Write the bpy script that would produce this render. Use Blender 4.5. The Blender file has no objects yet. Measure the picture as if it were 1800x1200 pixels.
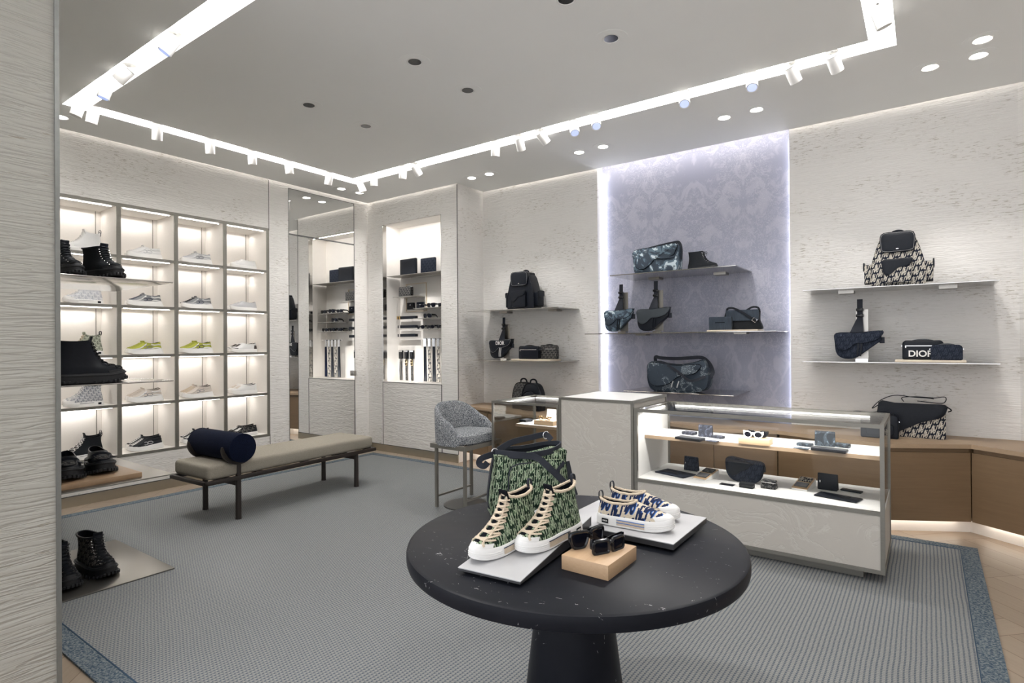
import bpy, bmesh, math, random
from mathutils import Vector, Matrix, Euler
random.seed(7)
sc = bpy.context.scene
COL = sc.collection
PI = math.pi
# ------------------------------------------------------------------ camera, world, exposure
YAW, PITCH, ROLL, FPX = 0.62562615, -0.00254314, -0.00680373, 1008.42
EYE = Vector((0, 0, 1.5))
F_ = Vector((-math.sin(YAW)*math.cos(PITCH), math.cos(YAW)*math.cos(PITCH), -math.sin(PITCH)))
R0 = Vector((math.cos(YAW), math.sin(YAW), 0)); U0 = R0.cross(F_)
R_ = math.cos(ROLL)*R0 + math.sin(ROLL)*U0
U_ = -math.sin(ROLL)*R0 + math.cos(ROLL)*U0
cd = bpy.data.cameras.new('camera'); cam = bpy.data.objects.new('camera', cd); COL.objects.link(cam)
cd.sensor_width = 36; cd.lens = FPX/1800*36; cd.clip_start = .05; cd.clip_end = 100
m3 = Matrix((R_, U_, -F_)).transposed()
cam.matrix_world = Matrix.Translation(EYE) @ m3.to_4x4()
sc.camera = cam
w = bpy.data.worlds.new('world'); sc.world = w; w.use_nodes = True
w.node_tree.nodes['Background'].inputs[0].default_value = (.93, .95, 1, 1)
w.node_tree.nodes['Background'].inputs[1].default_value = 1.7
sc.view_settings.view_transform = 'Standard'; sc.view_settings.look = 'None'
sc.view_settings.gamma = 1; sc.view_settings.exposure = 0.50
sc.view_settings.use_curve_mapping = False
cy = sc.cycles
cy.max_bounces = 8; cy.diffuse_bounces = 6; cy.glossy_bounces = 4; cy.transmission_bounces = 6; cy.transparent_max_bounces = 12
cy.caustics_reflective = False; cy.caustics_refractive = False; cy.sample_clamp_indirect = 4
cy.use_denoising = True
WARM = (1, .93, .87); NEUT = (1, .965, .93)

def ray(x, y): return F_ + R_*((x-900)/FPX) - U_*((y-599.28)/FPX)
def at(x, y, z):                                   # the point of the level plane z seen at a photograph pixel
    d = ray(x, y); return EYE + d*((z-1.5)/d.z)
def aty(x, y, Y):
    d = ray(x, y); return EYE + d*(Y/d.y)
def atx(x, y, X):
    d = ray(x, y); return EYE + d*(X/d.x)

def spot(name, loc, target, power, size=60, blend=.6, col=NEUT, r=.03):
    l = bpy.data.lights.new(name, 'SPOT'); l.energy = power; l.spot_size = math.radians(size); l.spot_blend = blend
    l.color = col; l.shadow_soft_size = r
    o = bpy.data.objects.new(name, l); COL.objects.link(o); o.location = loc
    o.rotation_euler = (Vector(target)-Vector(loc)).to_track_quat('-Z', 'Y').to_euler(); return o
def area(name, loc, target, power, sx, sy, col=NEUT):
    l = bpy.data.lights.new(name, 'AREA'); l.energy = power; l.shape = 'RECTANGLE'; l.size = sx; l.size_y = sy; l.color = col
    o = bpy.data.objects.new(name, l); COL.objects.link(o); o.location = loc
    o.rotation_euler = (Vector(target)-Vector(loc)).to_track_quat('-Z', 'Y').to_euler(); return o

# room measures (metres): eye at the origin, 1.5 m up; X along the back wall, Y into the room
H = 3.5; XL = -6.47; YN = 5.45; XR = -4.775; YB = 5.97; YF = 6.11
AL0, AL1 = -3.08, -1.045; XE = .593
SLOT = (-5.78, -.15, 1.67, 4.68); SLI = (-5.61, -.30, 1.83, 4.50)
K_SLOT, K_SPOT, K_WASH, K_CUBBY = 14.0, .95, .72, 6.0

# ------------------------------------------------------------------ materials
class S:
    """a socket with arithmetic, for writing procedural patterns as formulas"""
    nt = None
    def __init__(s, k): s.k = k
    @staticmethod
    def op(o, *a):
        n = S.nt.nodes.new('ShaderNodeMath'); n.operation = o
        for i, v in enumerate(a):
            if isinstance(v, S): S.nt.links.new(v.k, n.inputs[i])
            else: n.inputs[i].default_value = v
        return S(n.outputs[0])
    def __add__(s, o): return S.op('ADD', s, o)
    __radd__ = __add__
    def __sub__(s, o): return S.op('SUBTRACT', s, o)
    def __rsub__(s, o): return S.op('SUBTRACT', o, s)
    def __mul__(s, o): return S.op('MULTIPLY', s, o)
    __rmul__ = __mul__
    def __truediv__(s, o): return S.op('DIVIDE', s, o)
    def frac(s): return S.op('FRACT', s)
    def abs(s): return S.op('ABSOLUTE', s)
    def lt(s, o): return S.op('LESS_THAN', s, o)
    def gt(s, o): return S.op('GREATER_THAN', s, o)
    def sin(s): return S.op('SINE', s)
def smax(a, b): return S.op('MAXIMUM', a, b)
def smin(a, b): return S.op('MINIMUM', a, b)
def hyp(a, b): return S.op('SQRT', a*a+b*b)

class Mat:
    def __init__(s, name, col=(.5, .5, .5), rough=.5, metal=0.0, spec=.5, coat=0):
        s.m = bpy.data.materials.new(name); s.m.use_nodes = True; s.nt = s.m.node_tree; S.nt = s.nt
        s.b = s.nt.nodes['Principled BSDF']
        s.b.inputs['Base Color'].default_value = (*col, 1); s.b.inputs['Roughness'].default_value = rough
        s.b.inputs['Metallic'].default_value = metal; s.b.inputs['Specular IOR Level'].default_value = spec
        if coat: s.b.inputs['Coat Weight'].default_value = coat; s.b.inputs['Coat Roughness'].default_value = .15
        s.uv = None
    def node(s, t, **k):
        n = s.nt.nodes.new(t)
        for a, v in k.items(): setattr(n, a, v)
        return n
    def coords(s, kind='Object', scale=(1, 1, 1), rot=(0, 0, 0)):
        tc = s.node('ShaderNodeTexCoord'); mp = s.node('ShaderNodeMapping')
        mp.inputs['Scale'].default_value = scale; mp.inputs['Rotation'].default_value = rot
        s.nt.links.new(tc.outputs[kind], mp.inputs[0]); return mp.outputs[0]
    def xyz(s, vec):
        n = s.node('ShaderNodeSeparateXYZ'); s.nt.links.new(vec, n.inputs[0]); return [S(o) for o in n.outputs]
    def comb(s, x, y, z=0):
        n = s.node('ShaderNodeCombineXYZ')
        for i, v in enumerate((x, y, z)):
            if isinstance(v, S): s.nt.links.new(v.k, n.inputs[i])
            else: n.inputs[i].default_value = v
        return n.outputs[0]
    def noise(s, vec, scale, detail=3, rough=.55, dist=0):
        n = s.node('ShaderNodeTexNoise'); n.inputs['Scale'].default_value = scale; n.inputs['Detail'].default_value = detail
        n.inputs['Roughness'].default_value = rough; n.inputs['Distortion'].default_value = dist
        s.nt.links.new(vec, n.inputs['Vector']); return S(n.outputs['Fac'])
    def voro(s, vec, scale, feature='F1', out='Distance', rand=1):
        n = s.node('ShaderNodeTexVoronoi'); n.feature = feature; n.inputs['Scale'].default_value = scale
        n.inputs['Randomness'].default_value = rand
        s.nt.links.new(vec, n.inputs['Vector']); return S(n.outputs[out])
    def ramp(s, fac, stops, mode='LINEAR'):
        n = s.node('ShaderNodeValToRGB'); cr = n.color_ramp; cr.interpolation = mode
        while len(cr.elements) < len(stops): cr.elements.new(.5)
        for e, (p, c) in zip(cr.elements, stops):
            e.position = p; e.color = (*c, 1) if len(c) == 3 else c
        s.nt.links.new(fac.k, n.inputs[0]); return n.outputs[0]
    def mix(s, fac, a, b):
        n = s.node('ShaderNodeMix', data_type='RGBA')
        for v, i in ((fac, 0), (a, 6), (b, 7)):
            if isinstance(v, S): v = v.k
            if isinstance(v, (tuple, list)): n.inputs[i].default_value = (*v, 1)
            elif isinstance(v, (int, float)): n.inputs[i].default_value = v
            else: s.nt.links.new(v, n.inputs[i])
        return n.outputs[2]
    def color(s, sock): s.nt.links.new(sock, s.b.inputs['Base Color'])
    def rough(s, f): s.nt.links.new(f.k, s.b.inputs['Roughness'])
    def bump(s, f, strength=.3, dist=.01):
        n = s.node('ShaderNodeBump'); n.inputs['Strength'].default_value = strength; n.inputs['Distance'].default_value = dist
        s.nt.links.new(f.k, n.inputs['Height']); s.nt.links.new(n.outputs[0], s.b.inputs['Normal'])

def smat(name, col, rough=.5, metal=0, var=.12, scale=40, bump=.08, spec=.5, coat=0, stretch=(1, 1, 1)):
    """a plain surface with a fine procedural grain"""
    s = Mat(name, col, rough, metal, spec, coat)
    v = s.coords('Object', stretch); n = s.noise(v, scale, 3)
    lo = tuple(max(0, c*(1-var)) for c in col); hi = tuple(min(1, c*(1+var)) for c in col)
    s.color(s.mix(n, lo, hi))
    if bump: s.bump(n, bump, .004)
    return s.m

def plaster(name, col, rz, amp, pits, dark=.72, gr=.5, sx=1.0):
    """combed plaster: soft horizontal ridges, thin grooves and short tan pits"""
    s = Mat(name, col, .8, spec=.2)
    x, y, z = s.xyz(s.coords('Object')); h_ = (x+y)*sx
    wob = s.noise(s.comb(h_*1.3, z*rz*.55, x*.3), 1.0, 2, .5, .5)
    gn = s.noise(s.comb(h_*1.9, z*rz, 7), 1.0, 3, .6, .5)
    groove = 1-smin((gn-.5).abs()*16, 1)
    g2 = 1-smin((s.noise(s.comb(h_*3.1, z*rz*2.1, 2), 1.0, 2, .55, .3)-.5).abs()*11, 1)
    patch = s.noise(s.comb(h_*.9, z*1.8, 0), 1.6, 3, .6)
    pit = s.noise(s.comb(h_*15, z*rz*3.6, 3), 1.0, 3, .65)
    pm = smin(smax((pit-pits)*12, 0), 1)*smin(smax((patch-.47)*9, 0), 1)
    s.color(s.mix(pm, col, tuple(c*d for c, d in zip(col, (dark, dark*.95, dark*.87)))))
    s.bump(wob*.6-groove*gr-g2*gr*.6-pm*.6, amp, .02)
    return s.m
M_PL = plaster('ridged_plaster', (.83, .81, .78), 26, .30, .56, .62, .45)
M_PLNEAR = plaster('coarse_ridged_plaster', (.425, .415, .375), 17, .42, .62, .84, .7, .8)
M_PANEL = plaster('combed_plaster', (.80, .775, .74), 17, .38, .66, .8, .6)
M_CEIL = smat('ceiling_paint', (.90, .905, .885), .85, var=.02, scale=2, bump=0)
M_WHITE = smat('white_lacquer', (.83, .82, .80), .45, var=.02, bump=0)
M_IVORY = smat('ivory_board', (.82, .79, .75), .6, var=.05, scale=12, bump=.02, stretch=(2, 2, 30))
M_BRONZE = smat('champagne_metal', (.23, .22, .195), .42, .55, var=.1, scale=8, bump=.02, stretch=(1, 1, 20))
M_STEEL = smat('polished_steel_plate', (.52, .51, .49), .12, 1, var=.04, scale=5, bump=0)
M_STEELB = smat('brushed_steel_plate', (.40, .38, .35), .34, 1, var=.06, scale=20, bump=.01, stretch=(20, 1, 1))
M_BASE = smat('bronze_baseboard_metal', (.46, .42, .34), .33, .9, var=.08, scale=6, bump=0)
M_TRIM = smat('dark_trim_metal', (.12, .12, .12), .4, .8, bump=0)
M_GREYTRIM = smat('grey_trim_metal', (.30, .31, .30), .4, .8, bump=0)
M_CHROME = smat('chrome', (.75, .75, .76), .12, 1, var=.03, bump=0)
M_GOLD = smat('gold_metal', (.72, .52, .25), .22, 1, var=.05, bump=0)

def oak(name, lo, hi, rough=.45, stretch=(1.2, 14, 26)):
    s = Mat(name, lo, rough)
    v = s.coords('Object', stretch); g = s.noise(v, 3, 5, .6, .4); f = s.noise(s.coords('Object', tuple(a*5 for a in stretch)), 3, 2)
    s.color(s.mix(g*.75+f*.25, lo, hi)); s.bump(f, .06, .003)
    return s.m
M_OAK = oak('oak_cabinet', (.155, .097, .050), (.235, .155, .088), stretch=(1.0, 1.0, 22))
M_OAKTOP = oak('oak_worktop', (.33, .23, .145), (.43, .315, .21), stretch=(1, 12, 12))
M_OAKLIGHT = oak('light_oak_block', (.52, .35, .20), (.68, .49, .31), stretch=(4, 30, 60))
M_PALEWOOD = oak('pale_wood_board', (.74, .62, .47), (.84, .74, .60), stretch=(3, 30, 60))
M_BOARD = oak('brown_wood_board', (.30, .19, .11), (.42, .29, .18), stretch=(10, 6, 10))
M_WENGE = oak('dark_wenge', (.010, .007, .006), (.026, .018, .014), .5, (10, 2, 10))

# parquet floor: panels of planks laid in alternating directions
s = Mat('oak_parquet', (.4, .3, .2), .42)
x, y, z = s.xyz(s.coords('Object', (1, 1, 1), (0, 0, math.radians(45))))
T = .62
cx = S.op('FLOOR', x*(1/T)); cy_ = S.op('FLOOR', y*(1/T)); par = ((cx+cy_)*.5).frac().gt(.25)
u = x*(1-par)+y*par; v = y*(1-par)+x*par
row = S.op('FLOOR', v*(1/.155)); seam = ((v*(1/.155)).frac()-.5).abs().gt(.487)
ts = smax(((x*(1/T)).frac()-.5).abs(), ((y*(1/T)).frac()-.5).abs()).gt(.4965)
wn = s.node('ShaderNodeTexWhiteNoise'); wn.noise_dimensions = '3D'
s.nt.links.new(s.comb(row, cx, cy_), wn.inputs['Vector']); rnd = S(wn.outputs['Value'])
g = s.noise(s.comb(u*1.5, v*22, rnd*9), 2.5, 5, .6, .5)
base = s.mix(g*.6+rnd*.4, (.24, .185, .135), (.37, .295, .225))
s.color(s.mix(smax(seam, ts), base, (.15, .10, .07))); s.bump(g-smax(seam, ts), .08, .003)
M_FLOOR = s.m

# woven rug
s = Mat('woven_rug', (.3, .3, .3), .95, spec=.1)
x, y, z = s.xyz(s.coords('Object'))
wb = s.noise(s.comb(x*3, y*3, 0), 1, 2)*.012
rx = ((x+wb)*(1/.0205)).frac(); ry = ((y+wb)*(1/.0165)+S.op('FLOOR', (x+wb)*(1/.0205))*.5).frac()
rib = rx.gt(.62); dash = ry.gt(.45)
n = s.noise(s.coords('Object'), 260, 2); n2 = s.noise(s.coords('Object'), 1.1, 2)
c1 = s.mix(n, (.18, .18, .172), (.38, .38, .365))
c2 = s.mix(n, (.035, .050, .075), (.115, .14, .175))
c = s.mix(rib*(dash*.55+.38)+ (1-rib)*(1-dash)*.30, c1, c2)
s.color(c); s.bump(rib*-1+n*.8-dash*.3, .6, .004)
M_RUG = s.m
s = Mat('rug_border_weave', (.2, .25, .3), .95, spec=.1)
n = s.noise(s.coords('Object', (1, 1, 1)), 85, 3, .7); 
s.color(s.ramp(n, [(.40, (.035, .065, .10)), (.60, (.20, .22, .225))])); s.bump(n, .6, .004)
M_RUGB = s.m
M_RUGLINE = smat('navy_rug_cord', (.035, .07, .115), .95, scale=200)

# lavender toile fabric
s = Mat('lavender_toile', (.5, .5, .6), .9, spec=.2)
x, y, z = s.xyz(s.coords('Object'))
xm = ((x*(1/1.0)).frac()-.5).abs()
b1 = s.noise(s.comb(xm*3.2, z*2.4, 0), 1.6, 5, .62, 1.5)
b2 = s.noise(s.comb(xm*9, z*8, 4), 2.2, 4, .6, 2.2)
sc1 = s.noise(s.comb(xm*2.2, z*1.6, 9), 1.2, 2, .5, .4)
lines = ((b2*14).sin()).abs().lt(.34)
m = smin(smax((b1-.5)*14, 0), 1)
base = s.mix(m, (.40, .41, .51), (.49, .495, .585))
top = s.mix(lines*smin(smax((sc1-.36)*7, 0), 1)*.8, base, (.58, .58, .65))
s.color(top); s.bump(s.noise(s.coords('Object'), 300, 2), .15, .003)
M_TOILE = s.m

# stucco / parchment of the counters
s = Mat('trowelled_stucco', (.52, .5, .46), .55, spec=.3)
x, y, z = s.xyz(s.coords('Object'))
v1 = s.noise(s.comb(x*2.1, z*2.6, y*2), 1.5, 6, .62, 1.2)
ed = ((v1*3.2).frac()-.5).abs()
s.color(s.mix(smin(smax((.06-ed)*12, 0), 1), s.mix(v1, (.50, .47, .425), (.56, .53, .48)), (.60, .58, .53)))
s.bump(smin(ed*3, .35)+s.noise(s.coords('Object'), 30, 3)*.1, .35, .012)
M_STUCCO = s.m

# black marble
s = Mat('black_marble', (.012, .013, .016), .33, spec=.10)
v = s.coords('Object')
n1 = s.noise(v, 34, 4, .7, .6); n3 = s.noise(v, 5, 3, .6)
vv = s.voro(s.coords('Object', (1, 2.2, 1), (0, 0, .6)), 7, 'DISTANCE_TO_EDGE')
fl = smax(smax((n1*.8+n3*.35-.77)*30, 0), vv.lt(.0045)*n1.gt(.585)*n3.gt(.48)*.8)
s.color(s.mix(smin(fl, 1), s.mix(n3, (.005, .006, .009), (.014, .015, .020)), (.50, .50, .50)))
s.rough(n3*.12+.34)
M_MARBLE = s.m

def fabric(name, lo, hi, scale, bump=.5, p=(.42, .58), rough=.95):
    s = Mat(name, lo, rough, spec=.15); n = s.noise(s.coords('Object'), scale, 2, .6)
    s.color(s.ramp(n, [(p[0], lo), (p[1], hi)])); s.bump(n, bump, .004); return s.m
M_TWEED = fabric('grey_boucle', (.05, .06, .075), (.44, .45, .46), 150, .8, (.42, .60))
M_CUSH = fabric('beige_boucle', (.25, .225, .185), (.38, .35, .295), 420, .6)
M_NAVY = fabric('navy_wool', (.002, .004, .014), (.005, .009, .027), 240, .3)
M_BLK = smat('black_leather', (.006, .008, .013), .42, var=.3, scale=60, bump=.12, spec=.22)
M_BLKM = smat('matte_black_suede', (.012, .014, .017), .85, var=.3, scale=120, bump=.2, spec=.2)
M_BLKG = smat('glossy_black_leather', (.006, .007, .010), .16, var=.3, scale=50, bump=.03, spec=.5)
M_RUB = smat('black_rubber', (.008, .009, .012), .55, bump=.05)
M_WEB = smat('navy_black_webbing', (.008, .011, .020), .7, var=.4, scale=300, bump=.2)
M_LIN = smat('dark_lining', (.006, .007, .010), .9, bump=0, spec=.1)
M_STITCH = smat('pale_stitching', (.45, .45, .45), .7, bump=0)
M_NICHE = smat('niche_white_panel', (.82, .79, .75), .6, var=.03, scale=10, bump=0)
M_PAPER = smat('white_card', (.85, .84, .82), .7, var=.01, bump=0)
M_INK = smat('grey_ink', (.2, .2, .2), .8, bump=0)
M_GREYSTONE = smat('light_grey_metal_slab', (.52, .52, .53), .42, .15, var=.05, scale=14, bump=.02)
M_GREYSIDE = smat('dark_grey_metal_side', (.10, .10, .105), .35, .7, var=.1, bump=0)

def emit(name, col, k):
    m = bpy.data.materials.new(name); m.use_nodes = True; nt = m.node_tree; b = nt.nodes['Principled BSDF']
    b.inputs['Base Color'].default_value = (.8, .8, .8, 1)
    b.inputs['Emission Color'].default_value = (*col, 1); b.inputs['Emission Strength'].default_value = k; return m
E_SLOT = emit('slot_light', (1, .985, .97), K_SLOT)
E_CUB = emit('cubby_light_strip', (1, .97, .94), K_CUBBY)
E_DOWN = emit('downlight_glow', (1, .95, .88), 12)
E_LENS = emit('cool_lens', (.35, .5, 1), .55)
E_COVE = emit('cove_light', (1, .95, .91), 5)
E_FAB = emit('fabric_edge_light', (.88, .90, 1), 8)
E_KICK = emit('kick_light', (1, .9, .78), 7)
E_CASE = emit('case_light_strip', (1, .97, .93), 9)

def glassmat(name, tint=(1, 1, 1), f=1.0, rough=0):
    m = bpy.data.materials.new(name); m.use_nodes = True; nt = m.node_tree
    nt.nodes.remove(nt.nodes['Principled BSDF']); out = nt.nodes['Material Output']
    t = nt.nodes.new('ShaderNodeBsdfTransparent'); g = nt.nodes.new('ShaderNodeBsdfGlossy'); fr = nt.nodes.new('ShaderNodeFresnel'); mx = nt.nodes.new('ShaderNodeMixShader')
    t.inputs[0].default_value = (*tint, 1); g.inputs['Roughness'].default_value = rough; fr.inputs[0].default_value = 1.45
    ml = nt.nodes.new('ShaderNodeMath'); ml.operation = 'MULTIPLY'; ml.inputs[1].default_value = f
    nt.links.new(fr.outputs[0], ml.inputs[0]); nt.links.new(ml.outputs[0], mx.inputs[0])
    nt.links.new(t.outputs[0], mx.inputs[1]); nt.links.new(g.outputs[0], mx.inputs[2]); nt.links.new(mx.outputs[0], out.inputs[0]); return m
M_GLASS = glassmat('clear_glass', (.985, .99, .985), .7)
M_DARKLENS = smat('dark_lens', (.004, .005, .010), .06, var=0, bump=0, spec=.12, coat=0)
M_MIRROR = smat('mirror', (.90, .90, .89), .0, 1, var=0, bump=0)

def oblique(name, bg, fg, tile=.028, rough=.85, shade=None, edge=.0, lw=.09, metal=0, wob=.5, slant=.25, strokes=0):
    """woven slanted letter pattern D-i-o-r from distance formulas on metre-scaled UVs"""
    s = Mat(name, bg, rough, spec=.25)
    tc = s.node('ShaderNodeTexCoord'); x, y, z = s.xyz(tc.outputs['UV'])
    nz = s.noise(tc.outputs['UV'], 160, 2)
    u = (x-y*slant)*(1/tile)+(nz-.5)*.12*wob; v = y*(1/(tile*1.0))+(nz-.5)*.12*wob
    v2 = v*.5; col = S.op('FLOOR', u); v2 = v2+col*.5
    a = u.frac()*2.0; b = v2.frac()*2.0          # cell 2 x 2
    # D
    dx = a-.30; dy = b-.95
    ring = ((hyp(dx, dy*.62)-.40).abs()-lw).lt(0)*dx.gt(-.02); bar = ((dx+.05).abs()-lw).lt(0)*(dy.abs()-.70).lt(0)
    # o
    o = ((hyp(a-1.28, (b-.55)*.8)-.24).abs()-lw*.8).lt(0)
    # i and its dot
    i_ = ((a-.93).abs()-lw*.9).lt(0)*((b-.95).abs()-.42).lt(0); dot = hyp(a-.93, b-1.62).lt(.13)
    # r
    r_ = ((a-1.62).abs()-lw*.9).lt(0)*((b-1.35).abs()-.45).lt(0); hook = ((hyp(a-1.78, b-1.62)-.17).abs()-lw*.8).lt(0)*b.gt(1.6)
    m = smax(smax(smax(ring, bar), smax(o, dot)), smax(smax(i_, r_), hook))
    if strokes: m = smax(m, ((u*2.6).frac()-.5).abs().lt(.10)*s.noise(s.comb(x*60, y*28, 3), 1, 2).gt(strokes))
    c0 = s.mix(nz, tuple(c*.7 for c in bg), tuple(min(1, c*1.25) for c in bg))
    if shade:      # a second yarn beside each letter
        m2 = (((hyp(dx-.12, dy*.62)-.40).abs()-lw).lt(0)*dx.gt(.08)); m2 = smax(m2, ((hyp(a-1.40, (b-.55)*.8)-.24).abs()-lw*.8).lt(0))
        c0 = s.mix(m2, c0, shade)
    s.color(s.mix(m, c0, s.mix(nz, tuple(c*.75 for c in fg), fg))); s.bump(m*.7+nz*.6, .35, .002)
    return s.m
M_OBGREEN = oblique('green_monogram_jacquard', (.008, .022, .012), (.40, .47, .33), .027, shade=(.06, .15, .06), lw=.085, wob=1.5, slant=.08, strokes=.47)
M_OBBLUE = oblique('blue_cream_monogram_jacquard', (.62, .54, .42), (.010, .022, .075), .050, shade=(.05, .15, .42), lw=.16, wob=.7)
M_OBBEIGE = oblique('beige_navy_monogram_canvas', (.008, .011, .022), (.56, .52, .45), .040, lw=.15)
M_OBNAVY = oblique('navy_tonal_monogram', (.010, .014, .026), (.032, .042, .066), .034, lw=.10)
M_OBDARK = oblique('black_grey_monogram', (.010, .011, .014), (.20, .19, .175), .026, lw=.08)
M_OBWHITE = oblique('white_grey_monogram', (.75, .75, .76), (.42, .44, .50), .026)
M_OBWNAVY = oblique('white_navy_monogram', (.62, .62, .62), (.06, .075, .13), .020)
M_OBWGREEN = oblique('cream_green_monogram', (.50, .52, .42), (.015, .03, .02), .022)

def camo(name, c1, c2, c3, scale=9):
    s = Mat(name, c1, .7); v = s.coords('Object')
    a = s.noise(v, scale, 3, .55, 1.2); b = s.noise(s.coords('Object', (1, 1, 1), (.5, .3, 1)), scale*1.3, 3, .55, 1.6); e = s.noise(v, scale*9, 2)
    k = s.ramp(a, [(.0, c1), (.47, c2), (.56, c3)], 'CONSTANT')
    s.color(s.mix(smin(smax((b-.54)*30, 0), 1)*.85, k, c1)); s.bump(e, .2, .002); return s.m
M_CAMO = camo('blue_camo_print', (.022, .036, .055), (.085, .13, .17), (.52, .60, .64), 8)
M_CAMO2 = camo('navy_camo_leather', (.012, .016, .030), (.045, .055, .085), (.15, .15, .20), 22)
M_CAMO3 = camo('grey_blue_camo_leather', (.014, .022, .032), (.05, .07, .09), (.20, .26, .32), 14)
s = Mat('glittered_denim', (.03, .05, .08), .8); v = s.coords('Object')
a = s.noise(v, 4.5, 2, .5, .8); band = ((a-.50).abs()-.035).lt(0); sp = s.voro(v, 230, 'F1').lt(.33)
star = s.voro(v, 42, 'F1').lt(.06); wv = s.noise(s.coords('Object', (6, 6, 1)), 90, 2)
s.color(s.mix(smax(band*sp, star), s.mix(wv, (.008, .014, .024), (.036, .055, .080)), (.62, .70, .74))); s.bump(wv, .2, .002)
M_DENIM = s.m
s = Mat('ribbed_dark_denim', (.02, .03, .05), .85); wv = s.noise(s.coords('Object', (9, 9, 1)), 14, 3)
s.color(s.mix(wv, (.008, .013, .022), (.040, .058, .082))); s.bump(wv, .3, .003)
M_RIBDEN = s.m
# ------------------------------------------------------------------ mesh helpers
def NB(): return bmesh.new()
def box(bm, x0, x1, y0, y1, z0, z1, M=None, bev=0, seg=2):
    vs = [bm.verts.new((x, y, z)) for z in (z0, z1) for y in (y0, y1) for x in (x0, x1)]
    fs = [bm.faces.new([vs[i] for i in q]) for q in ((0, 2, 3, 1), (4, 5, 7, 6), (0, 1, 5, 4), (1, 3, 7, 5), (3, 2, 6, 7), (2, 0, 4, 6))]
    if bev:
        es = list({e for f in fs for e in f.edges})
        r = bmesh.ops.bevel(bm, geom=es, offset=bev, segments=seg, profile=.5, affect='EDGES')
        if M is not None:
            vs2 = {v for f in r['faces'] for v in f.verts} | {v for v in vs if v.is_valid}
            bmesh.ops.transform(bm, matrix=M, verts=list(vs2))
    elif M is not None: bmesh.ops.transform(bm, matrix=M, verts=vs)
    return bm
def rings(bm, rs, cap0=True, cap1=True, closed=True, M=None):
    """skin a list of equally long point rings"""
    vr = [[bm.verts.new(M @ Vector(p) if M is not None else p) for p in r] for r in rs]
    n = len(vr[0])
    for a, b in zip(vr, vr[1:]):
        for i in range(n if closed else n-1):
            j = (i+1) % n
            try: bm.faces.new((a[i], a[j], b[j], b[i]))
            except ValueError: pass
    if cap0 and closed: bm.faces.new(list(reversed(vr[0])))
    if cap1 and closed: bm.faces.new(vr[-1])
    return vr
def lathe(bm, prof, n=32, M=None, cap=True):
    rs = [[(max(r, 1e-5)*math.cos(2*PI*i/n), max(r, 1e-5)*math.sin(2*PI*i/n), z) for i in range(n)] for r, z in prof]
    rings(bm, rs, cap, cap, True, M); return bm
def catmull(pts, k=6, closed=False):
    P = [Vector(p) for p in pts]; out = []; n = len(P)
    for i in range(n if closed else n-1):
        p0 = P[(i-1) % n] if closed or i > 0 else P[0]*2-P[1]
        p1 = P[i]; p2 = P[(i+1) % n]; p3 = P[(i+2) % n] if closed or i+2 < n else p2*2-p1
        for j in range(k):
            t = j/k; out.append(.5*((2*p1)+(p2-p0)*t+(2*p0-5*p1+4*p2-p3)*t*t+(3*p1-p0-3*p2+p3)*t**3))
    if not closed: out.append(P[-1])
    return out
def sweep(bm, pts, sec, closed=False, up=None, M=None, scale=None):
    """sweep a 2-D section along points; up fixes the section's second axis"""
    P = [Vector(p) for p in pts]; n = len(P); rs = []; prev = None
    for i, p in enumerate(P):
        a = P[(i-1) % n] if closed or i else P[0]; b = P[(i+1) % n] if closed or i < n-1 else P[-1]
        t = (b-a).normalized()
        if up is not None: nrm = Vector(up)-t*Vector(up).dot(t)
        elif prev is None: nrm = t.orthogonal()
        else: nrm = prev-t*prev.dot(t)
        if nrm.length < 1e-5: nrm = t.orthogonal()
        nrm.normalize(); prev = nrm; bi = t.cross(nrm); k = scale(i/(n-1)) if scale else 1
        rs.append([p+bi*(s*k)+nrm*(q*k) for s, q in sec])
    if closed: rs.append(rs[0])
    rings(bm, rs, not closed, not closed, True, M); return bm
def circ(r, n=8): return [(r*math.cos(2*PI*i/n), r*math.sin(2*PI*i/n)) for i in range(n)]
def flat(w_, t): return [(-w_/2, -t/2), (w_/2, -t/2), (w_/2, t/2), (-w_/2, t/2)]
def tube(bm, pts, r, n=8, closed=False, M=None): return sweep(bm, pts, circ(r, n), closed, None, M)
def rrect(x0, x1, z0, z1, r, k=5, rs=None):
    """rounded outline, counter-clockwise; rs = radii (bl, br, tr, tl)"""
    rs = rs or (r,)*4; out = []
    for (cx_, cz, a0), q in zip(((x0, z0, PI), (x1, z0, 1.5*PI), (x1, z1, 0), (x0, z1, .5*PI)), rs):
        ox = cx_+(q if cx_ == x0 else -q); oz = cz+(q if cz == z0 else -q)
        for i in range(k+1):
            a = a0+.5*PI*i/k; out.append((ox+q*math.cos(a), oz+q*math.sin(a)))
    return out
def smooth2(pts, k=5): return [(p.x, p.y) for p in catmull([(a, b, 0) for a, b in pts], k, True)]
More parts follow.
